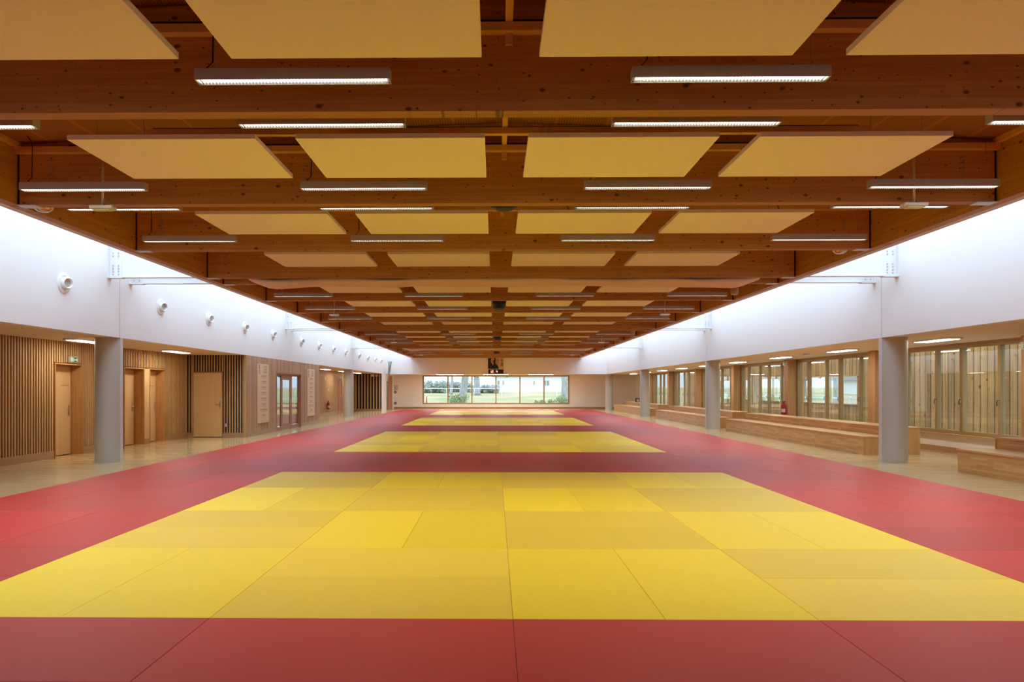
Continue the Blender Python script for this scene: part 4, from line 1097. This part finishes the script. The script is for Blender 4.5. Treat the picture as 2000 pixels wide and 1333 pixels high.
def PXY(px, y): return (px - 966.2) / 1346.8 * y
tree(PXY(902, 66), 66, 0.15, 0.36, 3.1, 8, 'stout trunk in the second end window pane', 11, 500, 3.2, 0.12)
tree(PXY(931, 82), 82, 0.85, 0.36, 1.9, 8, 'forked grey tree in the third end window pane', 12, 500, 3.4, 0.0)
tree(PXY(881, 85), 85, 0.9, 0.16, 2.6, 7, 'slim grey tree left of the stout trunk', 13, 400, 2.6, 0.05)
tree(PXY(1104, 62), 62, 0.05, 0.36, 3.5, 8, 'pale trunk at the right end of the end window', 14, 500, 3.0, -0.03)
tree(PXY(812, 64), 64, 0.05, 0.20, 2.2, 6, 'bare branching tree past the left end window edge', 15, 200, 3.2, 0.05)
def bush(x, y, z, w, h, label, seed, mat='leaf', n=700, size=0.10):
    t = thing('bush', label, 'bush', (x, y, z), 'bushes outside')
    r = random.Random(seed)
    cs = [((r.uniform(-w, w) * 0.7, r.uniform(-w, w) * 0.35, r.uniform(0.2, 0.78) * h), 0.42 * h if n < 2000 else 0.30 * h) for _ in range(7 if n < 2000 else 60)]
    leaf_cloud('foliage', cs, n, size, mat, (x, y, z), t, seed)
    for k in range(4): tube('stem', [(x, y, z - 0.1), (x + cs[k][0][0] * 0.7, y + cs[k][0][1], z + h * 0.5)], [0.03, 0.01], 'bark', t, 5)
bush(PXY(893, 64.5), 64.5, 0.1, 1.1, 0.9, 'green bush at the foot of the stout trunk', 21, 'leaf', 900, 0.07)
bush(PXY(1090, 61), 61, 0.0, 1.3, 0.9, 'tall grass clump at the right end of the end window', 22, 'leaf', 1200, 0.07)
bush(PXY(1062, 60.5), 60.5, 0.0, 1.0, 0.55, 'low grass clump in the fifth end window pane', 23, 'leaf', 900, 0.06)
bush(PXY(842, 92), 92, 0.95, 3.4, 1.7, 'grey green hedge behind the first end window pane', 24, 'leaf_grey', 11000, 0.10)
bush(PXY(895, 96), 96, 0.95, 2.8, 1.6, 'grey green hedge behind the second end window pane', 25, 'leaf_grey', 9000, 0.10)
bush(PXY(948, 92), 92, 0.95, 2.4, 1.1, 'grey green hedge behind the third end window pane', 26, 'leaf_grey', 8000, 0.10)

f = thing('field_fence', 'white rail fence crossing the field behind the end window', 'fence', (0, 80, 0.7))
for k in range(9):
    x = -12 + k * 3.2; box('post', x - 0.03, x + 0.03, 79.97, 80.03, 0.55, 1.62, 'house', f)
for z in (1.55,): box('rail', -13, 14.5, 79.97, 80.03, z, z + 0.07, 'house', f)
t = thing('marker_post', 'thin red and white post in the first end window pane', 'post', (PXY(833, 62), 62, 0.0))
tube('stake', [(PXY(833, 62), 62, 0.0), (PXY(833, 62), 62, 0.85)], 0.05, 'red_paint', t); tube('cap', [(PXY(833, 62), 62, 0.85), (PXY(833, 62), 62, 0.95)], 0.05, 'house', t)

def house(x0, x1, y0, y1, z0, ze, zr, label, wins):
    t = thing('house', label, 'house', ((x0 + x1) / 2, (y0 + y1) / 2, z0))
    box('wall', x0, x1, y0, y1, z0, ze, 'house', t)
    prism('roof', [(y0 - 0.4, ze), (y1 + 0.4, ze), ((y0 + y1) / 2, zr)], 'X', x0 - 0.4, x1 + 0.4, 'roof_grey', t)
    for (a, b, c, d) in wins:
        w = box('window', a, b, y0 - 0.04, y0, c, d, 'house', t); box('glazing', a + 0.06, (a + b) / 2 - 0.03, y0 - 0.05, y0 - 0.04, c + 0.06, d - 0.06, 'house_glass', w); box('glazing', (a + b) / 2 + 0.03, b - 0.06, y0 - 0.05, y0 - 0.04, c + 0.06, d - 0.06, 'house_glass', w)
hy = 108
house(PXY(966, hy), PXY(1140, hy), hy, hy + 8, 1.0, 3.5, 5.4, 'long white bungalow behind the right half of the end window', [(PXY(971, hy), PXY(976, hy), 2.1, 2.9), (PXY(981, hy), PXY(985, hy), 2.1, 2.9), (PXY(1061, hy), PXY(1066.5, hy), 2.0, 2.9), (PXY(1067, hy), PXY(1073, hy), 2.0, 2.9), (PXY(1041, hy), PXY(1045, hy), 2.1, 2.8)])

# timber screen outside the side windows
SX = 13.6
scr = thing('timber_screen', 'vertical pine board screen outside the side windows', 'screen', (SX, 30, -0.06))
OPEN = [(26.0, 30.4), (32.3, 35.6), (37.2, 41.4), (43.2, 46.0)]
y = 14.0; k = 0
rr = random.Random(5)
while y < 49:
    w = 0.275
    op = [o for o in OPEN if o[0] < y + w / 2 < o[1]]
    for z0, z1 in (((-0.06, 0.90), (2.05, 3.3)) if op else ((-0.06, 3.3),)):
        box('board', SX, SX + 0.03, y, y + 0.232, z0, z1, 'ext_board', scr)
        box('gap_shade_strip', SX + 0.031, SX + 0.05, y + 0.21, y + w + 0.02, z0, z1, 'gap_shade_strip', scr)  # dark strip painted in as the shade between boards
    y += w; k += 1
for a, b in OPEN:
    box('parapet_cap', SX - 0.06, SX + 0.12, a - 0.1, b + 0.1, 0.90, 0.94, 'ext_board', scr); box('lintel_board', SX - 0.05, SX + 0.1, a - 0.1, b + 0.1, 2.0, 2.05, 'ext_board', scr)
    n = max(1, int((b - a) / 1.5))
    for q in range(1, n): box('post', SX, SX + 0.08, a + (b - a) * q / n - 0.04, a + (b - a) * q / n + 0.04, 0.94, 2.0, 'ext_board', scr)
for sx_, sy_, sd in ((24, 40, 31), (27, 55, 32), (33, 74, 33), (22, 62, 34), (38, 92, 35)):
    tree(sx_, sy_, -0.1, 0.22, 2.2, 7.0, 'leafy tree seen through the timber screen, %s from the camera' % {31: 'nearest', 34: 'third', 32: 'second', 33: 'fourth', 35: 'farthest'}[sd], sd, 2600, 3.0, 0.02, 'leaf', 0.18)
house(44, 62, 80, 90, -0.1, 2.6, 4.6, 'pale low building with grey roof seen through the screen', [(47, 48.2, 1, 2), (52, 53.2, 1, 2)])
fr = thing('paddock_fence', 'white rail fence on the grass beyond the timber screen', 'fence', (20, 50, -0.12))
for q in range(14): box('post', 19.95, 20.05, 24 + q * 3, 24.1 + q * 3, -0.12, 1.1, 'house', fr)
for z in (0.5, 0.95): box('rail', 19.97, 20.03, 24, 63, z, z + 0.08, 'house', fr)
# lawn trees outside the lobby
for sx_, sy_, sd in ((-26, 44, 41), (-32, 60, 42), (-38, 78, 43), (-24, 66, 44)):
    tree(sx_, sy_, -0.1, 0.2, 1.6, 6.5, 'leafy tree on the lawn beyond the lobby, %s' % {41: 'nearest', 42: 'second', 43: 'farthest', 44: 'beside the second'}[sd], sd, 1500, 2.8, 0.0, 'leaf', 0.2)
